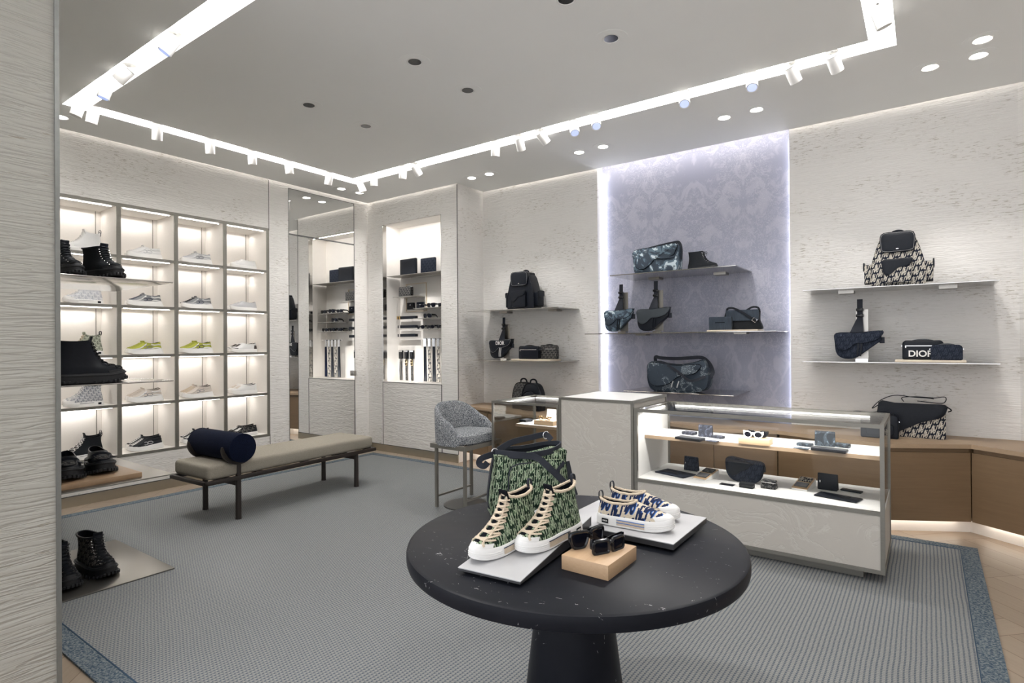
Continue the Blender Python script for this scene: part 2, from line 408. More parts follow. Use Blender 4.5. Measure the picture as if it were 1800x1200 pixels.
def pad(bm, out, y0, y1, e=.006, puff=0, M=None, k=2):
    """outline in the xz plane made solid between y0 (front) and y1, with rounded rims; puff bulges the front"""
    cx_ = sum(p[0] for p in out)/len(out); cz = sum(p[1] for p in out)/len(out)
    ext = max(max(abs(p[0]-cx_) for p in out), max(abs(p[1]-cz) for p in out))
    def ins(d): return [(cx_+(x-cx_)*(1-d/ext), cz+(z-cz)*(1-d/ext)) for x, z in out]
    rs = []
    if puff:
        for f in (.25, .5, .75): rs.append([(cx_+(x-cx_)*f, y0-puff*(1-f*f), cz+(z-cz)*f) for x, z in ins(e)])
    for i in range(k+1):
        a = .5*PI*i/k; rs.append([(x, y0+e*(1-math.sin(a)), z) for x, z in ins(e*(1-math.sin(a)))] if i else [(x, y0, z) for x, z in ins(e)])
    for i in range(k+1):
        a = .5*PI*i/k; rs.append([(x, y1-e*(1-math.sin(PI/2-a)) if False else y1-e+e*math.sin(a), z) for x, z in ins(e*(1-math.cos(a)))])
    rings(bm, rs, True, True, True, M); return bm

def finish(bm, uvs=True):
    bmesh.ops.recalc_face_normals(bm, faces=bm.faces[:])
    L = bm.loops.layers.uv.new('UVMap')
    for f in bm.faces:
        n = f.normal; a = max(range(3), key=lambda i: abs(n[i]))
        for l in f.loops:
            c = l.vert.co; l[L].uv = (c.y, c.z) if a == 0 else (c.x, c.z) if a == 1 else (c.x, c.y)
def ob(name, bm, m, parent=None, loc=None, rot=None, smooth=35, label=None):
    finish(bm); me = bpy.data.meshes.new(name); bm.to_mesh(me); bm.free()
    for mm in (m if isinstance(m, (list, tuple)) else [m]): me.materials.append(mm)
    if smooth:
        for p in me.polygons: p.use_smooth = True
        me.set_sharp_from_angle(angle=math.radians(smooth))
    o = bpy.data.objects.new(name, me); COL.objects.link(o)
    if parent: o.parent = parent
    if loc is not None: o.location = loc
    if rot is not None: o.rotation_euler = rot if hasattr(rot, '__len__') else (0, 0, rot)
    if label: o['label'] = label
    return o
def tag(o, label, cat, group=None, kind=None):
    if label: o['label'] = label
    if cat: o['category'] = cat
    if group: o['group'] = group
    if kind: o['kind'] = kind
    return o
def struct(name, bm, m, smooth=0):
    o = ob(name, bm, m, smooth=smooth); o['kind'] = 'structure'; return o
def thing(name, label, cat, loc=(0, 0, 0), rot=0, group=None):
    o = bpy.data.objects.new(name, None); COL.objects.link(o); o.location = loc; o.empty_display_size = .05
    o.rotation_euler = rot if hasattr(rot, '__len__') else (0, 0, rot)
    return tag(o, label, cat, group)
def dup(root, loc, rot, label, group=None):
    r = root.copy(); COL.objects.link(r); r.location = loc
    r.rotation_euler = rot if hasattr(rot, '__len__') else (0, 0, rot)
    r['label'] = label
    if group: r['group'] = group
    for ch in list(root.children):
        c = ch.copy(); COL.objects.link(c); c.parent = r
        for g in list(ch.children):
            d = g.copy(); COL.objects.link(d); d.parent = c
    return r
def bx(name, m, parent, x0, x1, y0, y1, z0, z1, bev=0, loc=None, rot=None, label=None):
    return ob(name, box(NB(), x0, x1, y0, y1, z0, z1, None, bev), m, parent, loc, rot, 35, label)

# ------------------------------------------------------------------ the room
struct('floor', box(NB(), -7.4, 2.6, -2.2, 6.6, -.1, 0), M_FLOOR)
b = NB()                                           # ceiling with the light slot left open
x0, x1, y0, y1 = SLOT; u0, u1, v0, v1 = SLI; G = .035
for a in ((-7.4, x0, -2.2, 6.6), (x1, 2.6, -2.2, 6.6), (x0, x1, -2.2, y0), (x0, x1, y1, 6.6), (u0, u1, v0, v1)):
    X0, X1, Y0, Y1 = a
    X0 = max(X0, XL+G)
    if Y1 == 6.6: Y1 = YN-G if X1 <= x1 else YB-G
    box(b, X0, X1, Y0, Y1, H, H+.02)
box(b, XR+G, x1, YN-G, YB-G, H, H+.02)
struct('ceiling', b, M_CEIL)
b = NB(); box(b, -7.4, 2.6, -2.2, 6.8, H+.16, H+.2)
for a in ((x0-.01, x0, y0, y1), (x1, x1+.01, y0, y1), (x0, x1, y0-.01, y0), (x0, x1, y1, y1+.01), (u0, u0+.01, v0, v1), (u1-.01, u1, v0, v1), (u0, u1, v0, v0+.01), (u0, u1, v1-.01, v1)):
    box(b, a[0], a[1], a[2], a[3], H+.02, H+.16)
struct('trim_1', b, M_WHITE)
sl = thing('ceiling_light_slot', 'white glowing light slot running as a rectangle round the grey ceiling', 'ceiling light', (0, 0, H+.10))
for nm, a in (('near', (x0, x1, y0, v0)), ('left', (x0, u0, v0, v1)), ('far', (x0, x1, v1, y1)), ('right', (u1, x1, v0, v1))):
    bx('diffuser', E_SLOT, sl, a[0]+.002, a[1]-.002, a[2]+.002, a[3]-.002, 0, .01)

def wallbox(b, *a): box(b, *a)
GY = (1.79, 2.325, 2.86, 3.385, 3.925); GZ = (.414, .905, 1.395, 1.89, 2.385, 2.885)
HT = H+.12
b = NB()                                           # left wall with the shoe cubbies' opening
for a in ((-7.2, XL, .82, GY[0], 0, HT), (-7.2, XL, GY[0], GY[4], 0, GZ[0]), (-7.2, XL, GY[0], GY[4], GZ[5], HT), (-7.2, XL, GY[4], 4.188, 0, HT),
          (-7.2, XL, 5.207, 5.9, 0, HT), (-7.2, XL, 4.188, 5.207, 3.46, HT), (-7.2, XL-.03, 4.188, 5.207, 0, 3.46)): wallbox(b, *a)
struct('wall_left', b, M_PL)
NX0, NX1, NZ0, NZ1 = -6.165, -5.055, .97, 3.165
b = NB()
for a in ((XL-.0, NX0, YN, 6.4, 0, HT), (NX1, XR, YN, 6.4, 0, HT), (NX0, NX1, YN, 6.4, NZ1, HT), (NX0, NX1, 5.78, 6.4, NZ0, NZ1)): wallbox(b, *a)
struct('wall_niche', b, M_PL)
bx('niche_front_panel', M_PANEL, None, NX0+.004, NX1-.004, YN-.004, 6.0, .095, NZ0-.004)
tag(bpy.data.objects['niche_front_panel'], 'combed off-white plaster panel below the lit accessory niche', 'wall panel')
b = NB()
wallbox(b, XR, AL0, YB, 6.5, 0, HT); wallbox(b, AL1, XE+.4, YB, 6.5, 0, HT)
struct('wall_back', b, M_PL)
tag(bx('fabric_wall_panel', M_TOILE, None, AL0, AL1, YF, YF+.1, 0, HT), 'tall lavender fabric panel with woven foliage in the lit recess', 'wall panel')
an = math.radians(-35)
b = NB(); box(b, 0, 2.4, 0, .3, 0, HT, Matrix.Translation((XE, YB, 0)) @ Matrix.Rotation(an, 4, 'Z'))
box(b, 2.5, 2.6, -2.2, 4.7, 0, HT)
struct('wall_right', b, M_PL)
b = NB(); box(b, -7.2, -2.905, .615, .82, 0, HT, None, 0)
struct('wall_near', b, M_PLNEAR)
b = NB(); box(b, -2.93, -2.895, .812, .828, 0, H); struct('trim_2', b, M_GREYTRIM)
b = NB()                                           # fine dark joint lines of the wall panels
box(b, XL-.01, XL+.003, GY[4]-.003, GY[4]+.003, GZ[5], H); box(b, XL-.01, XL+.003, GY[4]-.003, GY[4]+.003, .095, GZ[0])
for x in (NX0, NX1): box(b, x-.005, x+.005, YN-.006, YN+.01, .095, NZ0)
box(b, NX0, NX1, YN-.006, YN+.01, NZ0-.006, NZ0)
box(b, XR-.004, XR+.003, YN-.004, YN+.003, .1, H)
struct('trim_3', b, M_TRIM)
b = NB(); box(b, XL, XL+.012, .82, 4.188, 0, .095); box(b, XL, XL+.012, 5.207, YN, 0, .095); struct('baseboard_left', b, M_BASE)
b = NB(); box(b, XL, XR, YN-.012, YN, 0, .095); struct('baseboard_niche', b, M_BASE)
b = NB()                                           # dark reveal lines above the baseboards
box(b, XL, XL+.014, .82, 4.188, .095, .101); box(b, XL, XR, YN-.014, YN, .095, .101); struct('trim_4', b, M_TRIM)

# light lines: wall-top coves, recess edges
cv = thing('cove_light', 'thin warm light line hidden in the gap between ceiling and walls', 'cove light', (0, 0, H+.07))
for a in ((XR+.05, AL0, YB-.028, YB-.006), (AL1, XE, YB-.028, YB-.006), (XL+.05, XR-.03, YN-.028, YN-.006), (AL0, AL1, YB-.028, YB+.05)): bx('light_line', E_COVE, cv, a[0], a[1], a[2], a[3], 0, .01)
bx('light_line', E_COVE, cv, XL+.006, XL+.028, .9, 5.4, 0, .01)
fl_ = thing('recess_light', 'cool white light line up both sides of the lavender fabric recess', 'light strip', (0, 0, 0))
bx('light_line', E_FAB, fl_, AL0+.004, AL0+.022, YF-.035, YF-.01, .72, 3.45)
bx('light_line', E_FAB, fl_, AL1-.010, AL1-.002, YF-.020, YF-.004, .72, 3.45)

# mirror door
md = thing('mirror_door', 'tall frameless mirror door with dark edges reflecting the lit niche', 'mirror', (XL, 4.6975, 0))
bx('mirror_pane', M_MIRROR, md, -.02, 0, -.505, .505, .1, 2.875)
bx('transom_mirror', M_MIRROR, md, -.02, 0, -.505, .505, 2.893, 3.455)
b = NB(); box(b, -.02, .004, -.5095, -.505, .1, 3.46); box(b, -.02, .004, .505, .5095, .1, 3.46); box(b, -.02, .003, -.505, .505, 2.875, 2.893); box(b, -.02, .003, -.505, .505, 3.455, 3.46)
ob('edge_trim', b, M_TRIM, md)
b = NB(); box(b, 0, .045, .46, .50, 1.06, 1.13, None, .003); ob('handle', b, M_STEELB, md)

# rug
RX0, RX1, RY0, RY1 = -6.17, .285, .98, 5.27
rg = thing('rug', 'large grey-blue woven rug with a speckled blue border', 'rug', (0, 0, 0))
bw = .10
bx('woven_field', M_RUG, rg, RX0+bw, RX1-bw, RY0+bw, RY1-bw, 0, .010)
b = NB()
for a in ((RX0, RX1, RY0, RY0+bw), (RX0, RX1, RY1-bw, RY1), (RX0, RX0+bw, RY0+bw, RY1-bw), (RX1-bw, RX1, RY0+bw, RY1-bw)): box(b, *a, 0, .0102)
ob('border', b, M_RUGB, rg, smooth=0)
b = NB(); i = bw
tube(b, [(RX0+i, RY0+i, .009), (RX1-i, RY0+i, .009), (RX1-i, RY1-i, .009), (RX0+i, RY1-i, .009)], .005, 6, True); ob('border_cord', b, M_RUGLINE, rg)

# ------------------------------------------------------------------ ceiling lamps
def downlight(p, lit, lab):
    t = thing('downlight', lab, 'downlight', (p.x, p.y, H), 0, 'recessed ceiling downlights')
    b = NB(); lathe(b, [(.060, -.003), (.112, -.0015), (.112, 0), (.060, 0)], 36, None, False); ob('trim_ring', b, M_CEIL, t)
    b = NB(); lathe(b, [(.060, -.004), (.054, -.004), (.050, .02), (.060, .02), (.060, -.004)], 36, None, False); ob('inner_rim', b, M_WHITE if lit else M_PAPER, t)
    b = NB()
    if lit: lathe(b, [(.0, -.0022), (.046, -.0022), (.046, -.001)], 30)
    else: lathe(b, [(0, -.0022), (.046, -.0022), (.046, -.001)], 30)
    ob('lamp' if lit else 'reflector', b, E_DOWN if lit else M_BLKG, t)
    return t
DL = [(600, 331, 'before the mirror door'), (632, 338, 'near the room corner'), (829, 312, 'before the niche wall return'), (860, 305, 'right of the niche wall return'),
      (1018, 267, 'left, over the fabric recess'), (1060, 257, 'right, over the fabric recess'), (1273, 206, 'left, over the right end of the fabric'), (1330, 192, 'over the right edge of the fabric'),
      (1635, 118, 'left of the three at right'), (1720, 97, 'lower right of three at right'), (1727, 69, 'upper right of three at right'), (107, 205, 'beside the near wall end')]
for x, y, q in DL:
    p = at(x, y, H); downlight(p, True, 'glowing recessed downlight '+q)
for x, y, q in ((543, 184, 'leftmost of the unlit ones'), (643, 221, 'unlit, closest to the room corner'), (729, 108, 'unlit, third from left'), (822, 158, 'unlit, fourth from left'), (1074, 67, 'unlit, rightmost'), (995, -2, 'cut by the top edge of the photo')):
    p = at(x, y, H); downlight(p, False, 'dark recessed downlight, '+q)

def can(p, tgt, lab, lens):
    t = thing('track_spotlight', lab, 'spotlight', p, 0, 'white spotlights in the ceiling slot')
    q = (Vector(tgt)-Vector(p)).to_track_quat('-Z', 'Y').to_matrix().to_4x4()
    b = NB(); lathe(b, [(.042, .0), (.042, .055), (.038, .06)], 28); ob('mount', b, M_WHITE, t, (0, 0, .03))
    b = NB(); tube(b, [(0, 0, .03), (0, 0, .10)], .008); ob('stem', b, M_WHITE, t)
    b = NB(); lathe(b, [(.034, -.115), (.043, -.118), (.043, -.005), (.040, 0)], 28, q, True); ob('head', b, M_WHITE, t)
    b = NB(); lathe(b, [(.033, -.1185), (.033, -.112)], 24, q); ob('lens', b, E_LENS if lens else M_WHITE, t)
    b = NB(); lathe(b, [(.0435, .0), (.0435, .003), (.040, .003)], 28, q, False); ob('joint_ring', b, M_GREYTRIM, t)
ymn = (SLOT[2]+SLI[2])/2; ymf = (SLOT[3]+SLI[3])/2; xml = (SLOT[0]+SLI[0])/2; xmr = (SLOT[1]+SLI[1])/2
zc = H+.0
def on_y(x, Y):
    d = ray(x, 200); # plan direction of the pixel column
    t = Y/d.y; return Vector((d.x*t, Y, zc))
def on_x(x, X):
    d = ray(x, 250); t = X/d.x; return Vector((X, d.y*t, zc))
CANS = [(on_y(308, ymn), (-5.2, 0, 0), 1, 'near strip, farthest right'), (on_y(228, ymn), (-6.4, .5, 1.5), 1, 'near strip, second from right'),
        (on_y(190, ymn), (-5.6, .9, 0), 1, 'near strip, third from right'), (on_y(141, ymn), (-6, 1.0, .6), 0, 'at the near left corner'),
        (on_x(166, xml), (-6.4, 1.6, 1), 0, 'left strip, first after the corner'), (on_x(277, xml), (-6.45, 2.6, 1), 0, 'left strip, second after the corner'),
        (on_x(369, xml), (-6.4, 3.3, 0), 0, 'left strip, third after the corner'), (on_x(443, xml), (-6, 3.6, 0), 0, 'left strip, fourth after the corner'),
        (on_x(507, xml), (-5.7, 4.1, 0), 0, 'left strip, fifth after the corner'), (on_x(579, xml), (-6.4, 4.3, 1.2), 0, 'left strip, last before the far corner'),
        (on_x(632, xml), (-5.2, 5.3, 1.6), 0, 'at the far left corner'), (on_y(656, ymf), (-5.3, 4.8, 0), 0, 'far strip, first from left'),
        (on_y(708, ymf), (-5.2, 4.7, 0), 0, 'far strip, second from left'), (on_y(727, ymf), (-4.5, 5.9, 2), 0, 'far strip, third from left'),
        (on_y(871, ymf), (-4.0, 5.0, 0), 0, 'far strip, fourth from left'), (on_y(912, ymf), (-3.6, 5.9, 1.7), 0, 'far strip, fifth from left'),
        (on_y(948, ymf), (-2.5, 5.9, 2.2), 0, 'far strip, sixth from left'), (on_y(1008, ymf), (-1.7, 3.6, .9), 1, 'far strip, seventh from left'),
        (on_y(1046, ymf), (-1.3, 3.2, .9), 1, 'far strip, eighth from left'), (on_y(1203, ymf), (-1.0, 3.0, .8), 1, 'far strip, ninth from left'),
        (on_y(1322, ymf), (-.7, 3.2, .8), 1, 'far strip, tenth from left'), (on_y(1389, ymf), (-.2, 5.9, 1.7), 0, 'far strip, second from right'),
        (on_y(1463, ymf), (-.1, 5.9, 2.1), 0, 'far strip, rightmost'), (Vector((xmr, at(1543, 15, H).y, zc)), (.5, 4.6, 1), 0, 'on the right strip')]
for p, tg, ln, q in CANS: can(p, tg, 'white cylindrical spotlight, '+q, ln)

# the beams of these lamps
for x in (-4.3, -3.75, -2.55, -1.6, -.75, -.1, .35):
    spot('wall_beam', (x, 4.62, H-.12), (x, YB, 1.55), 40*K_WASH, 46, .8)
for x in (-6.0, -5.3): spot('wall_beam', (x, 4.4, H-.12), (x, YN, 1.7), 30*K_WASH, 50, .8)
for y in (1.9, 2.7, 3.5, 4.3, 5.0): spot('wall_beam', (xml+.1, y, H-.12), (XL, y, 1.6), 14*K_WASH, 60, .9)
for p, tg, e, sz in (((-1.5, 4.55, H-.1), (-1.1, 1.9, .75), 70, 34), ((-.6, 4.5, H-.1), (-.95, 2.1, .75), 50, 30), ((-3.1, 1.8, H-.1), (-1.25, 1.8, .8), 55, 34),
                     ((-.6, 4.58, H-.1), (-1.0, 4.5, .9), 30, 50), ((-2.0, 4.55, H-.1), (-2.2, 4.5, 1.0), 22, 50),
                     ((-5.7, 3.3, H-.1), (-4.9, 3.1, .4), 40, 48), ((-4.0, 1.8, H-.1), (-4.4, 1.3, .3), 34, 50), ((-3.2, 1.75, H-.1), (-2.6, 2.9, 0), 40, 70),
                     ((-4.6, 4.58, H-.1), (-3.6, 3.6, 0), 40, 70), ((-.2, 2.6, H-.1), (-.2, 1.6, 0), 20, 80), ((-5.0, 1.78, H-.1), (-4.5, 1.3, 1.9), 18, 44)):
    spot('floor_beam', p, tg, e*K_SPOT, sz, .5, NEUT, .02)

# ------------------------------------------------------------------ shoe cubbies in the left wall
XB_ = -6.885
sg = thing('shoe_cabinet', 'built-in grid of lit white shoe cubbies with grey metal edges', 'shelving', (XL, 0, 0))
b = NB(); box(b, XB_-.02-XL, XB_-XL, GY[0], GY[4], GZ[0], GZ[5]); ob('back_panel', b, M_IVORY, sg, smooth=0)
for y in GY:
    a, c = (y-.018, y+.018)
    if y == GY[0]: a, c = y, y+.03
    if y == GY[4]: a, c = y-.03, y
    bx('divider', M_IVORY, sg, XB_-XL, -.012, a+.004, c-.004, GZ[0], GZ[5])
    bx('edge_profile', M_BRONZE, sg, -.012, .004, a, c, GZ[0]-.0, GZ[5])
for k, z in enumerate(GZ):
    a, c = z-.014, z+.014
    if k == 0: a, c = z-.022, z+.006
    if k == 5: a, c = z-.006, z+.026
    for q in range(4):
        bx('shelf', M_IVORY, sg, XB_-XL, -.0125, GY[q]+.018, GY[q+1]-.018, a+.001, c-.001)
    bx('edge_profile', M_BRONZE, sg, -.0122, .002, GY[0], GY[4], a, c)
for k in range(5):
    for q in range(4):
        bx('light_strip', E_CUB, sg, -.045, -.037, GY[q]+.05, GY[q+1]-.05, GZ[k+1]-.020-(.0 if k < 4 else -.006), GZ[k+1]-.0135-(.0 if k < 4 else -.006))
        area('cubby_lamp', (XL-.34, (GY[q]+GY[q+1])/2, GZ[k+1]-.03), (XL-.34, (GY[q]+GY[q+1])/2, 0), .62, .02, .4, (1, .96, .92))
b = NB()
for q in range(4):
    y = GY[q+1]-.018; box(b, XB_-XL, XB_-XL+.004, y-.045, y-.040, GZ[0]+.01, GZ[5]-.01)
ob('back_joint', b, M_BRONZE, sg)
# ------------------------------------------------------------------ shelves, cabinets, counters
def wall_shelf(name, x0, x1, z, lab, grp, back=YB, front=5.5):
    t = thing('wall_shelf', lab, 'shelf', ((x0+x1)/2, back, z), 0, grp); wd = (x1-x0)/2; d = back-front
    b = NB(); box(b, -wd, wd, -d, 0, -.008, 0, None, .0015, 1); ob('plate', b, M_STEEL, t)
    for s_ in (-1, 1):
        b = NB(); box(b, s_*wd*.55-.06, s_*wd*.55+.06, -.12, 0, -.022, -.008); ob('bracket', b, M_STEELB, t)
    return t
wall_shelf('', -4.66, -3.33, 1.90, 'thin steel wall shelf holding the black leather backpack', 'steel wall shelves')
wall_shelf('', -4.66, -3.33, 1.29, 'thin steel wall shelf holding a white-lettered saddle bag, left wall bay', 'steel wall shelves')
wall_shelf('', -2.70, -1.42, 2.205, 'highest steel shelf before the lavender fabric, with camouflage bag and boot', 'steel wall shelves', YF)
wall_shelf('', -3.00, -1.08, 1.595, 'long middle steel shelf before the lavender fabric', 'steel wall shelves', YF)
wall_shelf('', -2.55, -1.45, 1.00, 'lowest steel shelf before the lavender fabric, under the denim bag', 'steel wall shelves', YF)
wall_shelf('', -.87, .44, 1.94, 'thin steel wall shelf holding the patterned canvas backpack', 'steel wall shelves')
wall_shelf('', -.87, .44, 1.325, 'thin steel wall shelf under the backpack shelf in the right bay', 'steel wall shelves')

# oak wall cabinet: faceted fronts under one worktop
FR = [(XR+.002, 5.55), (-4.33, 5.48), (-3.70, 5.24), (-3.12, 5.24), (-2.12, 5.50), (-1.575, 5.30), (-1.075, 5.50), (-.275, 5.24), (.268, 5.555), (1.75, 4.52)]
BK = [(XR+.002, YB-.001), (-4.33, YB-.001), (-3.70, YB-.001), (-3.12, YB-.001), (-2.12, YB-.001), (-1.575, YB-.001), (-1.075, YB-.001), (-.275, YB-.001), (XE-.01, YB-.001), (XE+1.43, YB-1.01)]
def cabinet_poly(b, k0, k1, z0, z1, d=0, back=0):
    pts = [Vector((x, y-d)) for x, y in FR[k0:k1+1]] + [Vector((x, y)) for x, y in reversed(BK[k0:k1+1])]
    rings(b, [[(p.x, p.y, z) for p in pts] for z in (z0, z1)])
b = NB(); cabinet_poly(b, 0, 9, .678, .71, .022)
tag(ob('oak_worktop', b, M_OAKTOP, smooth=0), 'long pale oak worktop with an angled front edge along the wall', 'worktop')
names = ['beside the bar stool, partly hidden', 'behind the small glass case, left', 'behind the small glass case, right', 'behind the stucco counter', 'seen through left end of the long case',
         'seen through the middle of the long case', 'seen through right half of the long case', 'right of the long case', 'angled last unit at the right edge']
for k in range(9):
    t = thing('oak_cabinet', 'oak base cabinet '+names[k], 'cabinet', (FR[k][0], FR[k][1], .12), 0, 'oak base cabinets')
    o = Vector((FR[k][0], FR[k][1], .12)); a, c = Vector(FR[k]), Vector(FR[k+1]); dr = (c-a).normalized(); nn = Vector((dr.y, -dr.x))
    b = NB(); e = dr*.004
    P = [a+e-nn*.02, c-e-nn*.02, Vector(BK[k+1])-Vector((.004, 0)), Vector(BK[k])+Vector((.004, 0))]
    rings(b, [[(p.x-o.x, p.y-o.y, z-.12) for p in P] for z in (.12, .677)]); ob('carcass', b, M_OAK, t, smooth=0)
    b = NB(); P = [a+e, c-e, c-e-nn*.019, a+e-nn*.019]
    rings(b, [[(p.x-o.x, p.y-o.y, z-.12) for p in P] for z in (.122, .645)]); ob('door', b, M_OAK, t, smooth=0)
    b = NB(); L = (c-a).length; P = [a+dr*.02-nn*.10, c-dr*.02-nn*.10, c-dr*.02-nn*.115, a+dr*.02-nn*.115]
    rings(b, [[(p.x-o.x, p.y-o.y, z-.12) for p in P] for z in (.107, .119)]); ob('light_strip', b, E_KICK, t, smooth=0)
b = NB()                                            # recessed plinth under the cabinets
pts = [Vector((x, y+.17)) for x, y in FR] + [Vector(p) for p in reversed(BK)]
rings(b, [[(p.x, p.y, z) for p in pts] for z in (0, .119)]); struct('trim_5', b, M_IVORY)

# counters: a closed stucco desk between two glass cases
def frame(b, x0, x1, y0, y1, z0, z1, w_=.022, verts=True, hz=(0, 1)):
    if verts:
        for x in (x0, x1-w_):
            for y in (y0, y1-w_): box(b, x, x+w_, y, y+w_, z0, z1)
    for q in hz:
        z = (z0, z1-w_)[q]
        box(b, x0+w_, x1-w_, y0, y0+w_, z, z+w_); box(b, x0+w_, x1-w_, y1-w_, y1, z, z+w_)
        box(b, x0, x0+w_, y0+w_, y1-w_, z, z+w_); box(b, x1-w_, x1, y0+w_, y1-w_, z, z+w_)
CY0, CY1 = 4.15, 4.86
D0, D1 = -2.518, -1.845
t = thing('stucco_counter', 'tall grey trowelled-stucco service counter between the two glass display cases', 'counter', (0, 0, .0105))
bx('body', M_STUCCO, t, D0+.008, D1-.008, CY0+.006, CY1-.006, .08, 1.022)
b = NB(); frame(b, D0, D1, CY0, CY1, .06, 1.032); ob('frame', b, M_BRONZE, t, smooth=0)
bx('top_panel', M_WHITE, t, D0+.022, D1-.022, CY0+.022, CY1-.022, 1.022, 1.031)
bx('plinth', M_BRONZE, t, D0+.04, D1-.04, CY0+.06, CY1-.06, 0, .06)

C0, C1, ZT, ZS = -1.84, -.212, .9745, .4395
t = thing('long_display_case', 'long glass-topped display case of accessories with a stucco base', 'display case', (0, 0, .0105))
bx('base_body', M_STUCCO, t, C0+.006, C1-.006, CY0+.006, CY1-.006, .08, ZS-.024)
bx('plinth', M_BRONZE, t, C0+.05, C1-.12, CY0+.07, CY1-.07, 0, .06)
b = NB(); frame(b, C0, C1, CY0, CY1, .06, ZT, .024); box(b, C0+.024, C1-.024, CY0, CY0+.02, ZS-.024, ZS-.001); ob('frame', b, M_BRONZE, t, smooth=0)
bx('floor_panel', M_WHITE, t, C0+.006, C1-.006, CY0+.021, CY1-.025, ZS-.018, ZS)
bx('end_panel', M_WHITE, t, C0+.001, C0+.012, CY0+.026, CY1-.026, ZS+.001, ZT-.026)
ISH0 = 4.33
bx('inner_shelf', M_WHITE, t, C0+.013, C1-.026, ISH0+.004, CY1-.12, .7245, .7515)
bx('shelf_edge', M_OAKTOP, t, C0+.013, C1-.026, ISH0, ISH0+.004, .7245, .7515)
bx('top_glass', M_GLASS, t, C0+.026, C1-.026, CY0+.026, CY1-.026, ZT-.010, ZT-.002)
bx('front_glass', M_GLASS, t, C0+.026, C1-.026, CY0+.006, CY0+.012, ZS+.002, ZT-.026)
bx('side_glass', M_GLASS, t, C1-.014, C1-.008, CY0+.026, CY1-.026, ZS+.002, ZT-.026)
bx('light_strip', E_CASE, t, C0+.09, C1-.12, CY1-.055, CY1-.035, ZT-.036, ZT-.025)
bx('light_strip', E_CASE, t, C0+.014, C0+.034, CY0+.16, CY1-.14, ZT-.036, ZT-.027)
area('case_lamp', ((C0+C1)/2, 4.60, ZT-.04), ((C0+C1)/2, 4.45, 0), 1.3, 1.45, .02)
area('case_lamp', ((C0+C1)/2, 4.24, ZT-.03), ((C0+C1)/2, 4.42, 0), 5.5, 1.45, .02)

S0, S1, ZL = -3.235, -2.522, .962
t = thing('small_display_case', 'small glass display case on slim legs left of the counter', 'display case', (0, 0, .0105))
b = NB(); frame(b, S0, S1, CY0, CY1, 0, ZL, .018, True, (1,)); ob('frame', b, M_BRONZE, t, smooth=0)
bx('shelf_panel', M_WHITE, t, S0+.16, S1-.001, CY0+.16, CY1-.02, .7245, .7465)
bx('shelf_edge', M_OAKTOP, t, S0+.16, S1-.001, CY0+.155, CY0+.16, .7225, .7465)
bx('top_glass', M_GLASS, t, S0+.02, S1-.02, CY0+.02, CY1-.02, ZL-.010, ZL-.003)
bx('front_glass', M_GLASS, t, S0+.02, S1-.02, CY0+.006, CY0+.011, .03, ZL-.02)
bx('side_glass', M_GLASS, t, S0+.006, S0+.011, CY0+.02, CY1-.02, .03, ZL-.02)
bx('light_strip', E_CASE, t, S0+.05, S1-.03, CY1-.050, CY1-.034, ZL-.028, ZL-.019)
bx('light_strip', E_CASE, t, S0+.034, S0+.050, CY0+.14, CY1-.07, ZL-.028, ZL-.019)
bx('under_shelf', M_WHITE, t, S0+.03, S1-.001, CY0+.02, CY1-.02, .0, .05)
area('case_lamp', (-2.85, 4.5, ZL-.04), (-2.85, 4.5, 0), 2.2, .5, .03)

# ------------------------------------------------------------------ round table
TC = Vector((-1.106, 1.925, 0)); TR = .632
t = thing('round_table', 'round black marble pedestal table in the foreground', 'table', TC+Vector((0, 0, .0105)))
b = NB(); lathe(b, [(0, .684), (TR-.012, .684), (TR-.003, .689), (TR, .699), (TR, .7245), (TR-.003, .7345), (TR-.012, .7395), (0, .7395)], 160); ob('tabletop', b, M_MARBLE, t)
b = NB(); lathe(b, [(0, .0), (.205, 0), (.205, .012), (.132, .60), (.122, .684), (0, .684)], 96); ob('pedestal', b, M_MARBLE, t)

# ------------------------------------------------------------------ wall stand of steel plates at the left
M_PLATE = smat('satin_steel_plate', (.27, .26, .24), .30, .9, var=.06, scale=3, bump=0)
EX0, EX1, EY0, EY1 = -5.04, -4.072, .822, 1.78
def plate(z, lab):
    t = thing('display_plate', lab, 'shelf', ((EX0+EX1)/2, EY0, z), 0, 'steel display plates at the wall end'); hx = (EX1-EX0)/2
    bx('plate', M_STEEL if z > 1 else M_PLATE, t, -hx, hx, 0, EY1-EY0, -.008, 0, .001)
    if z > .1: bx('bracket', M_STEELB, t, -hx*.6, hx*.6, 0, .10, -.03, -.008)
    return t
plate(1.922, 'uppermost mirror-steel display plate under the lace-up hiking boots')
plate(1.268, 'middle mirror-steel display plate under the black combat boots')
plate(.646, 'low steel display plate under the wooden board with loafers')
plate(.0185, 'steel display plate lying flat on the rug under hiking boots')
tag(bx('wooden_board', M_BOARD, None, -4.74, -4.135, EY0+.01, 1.612, .6465, .678, .001), 'brown wooden display board under the pair of black loafers', 'board')

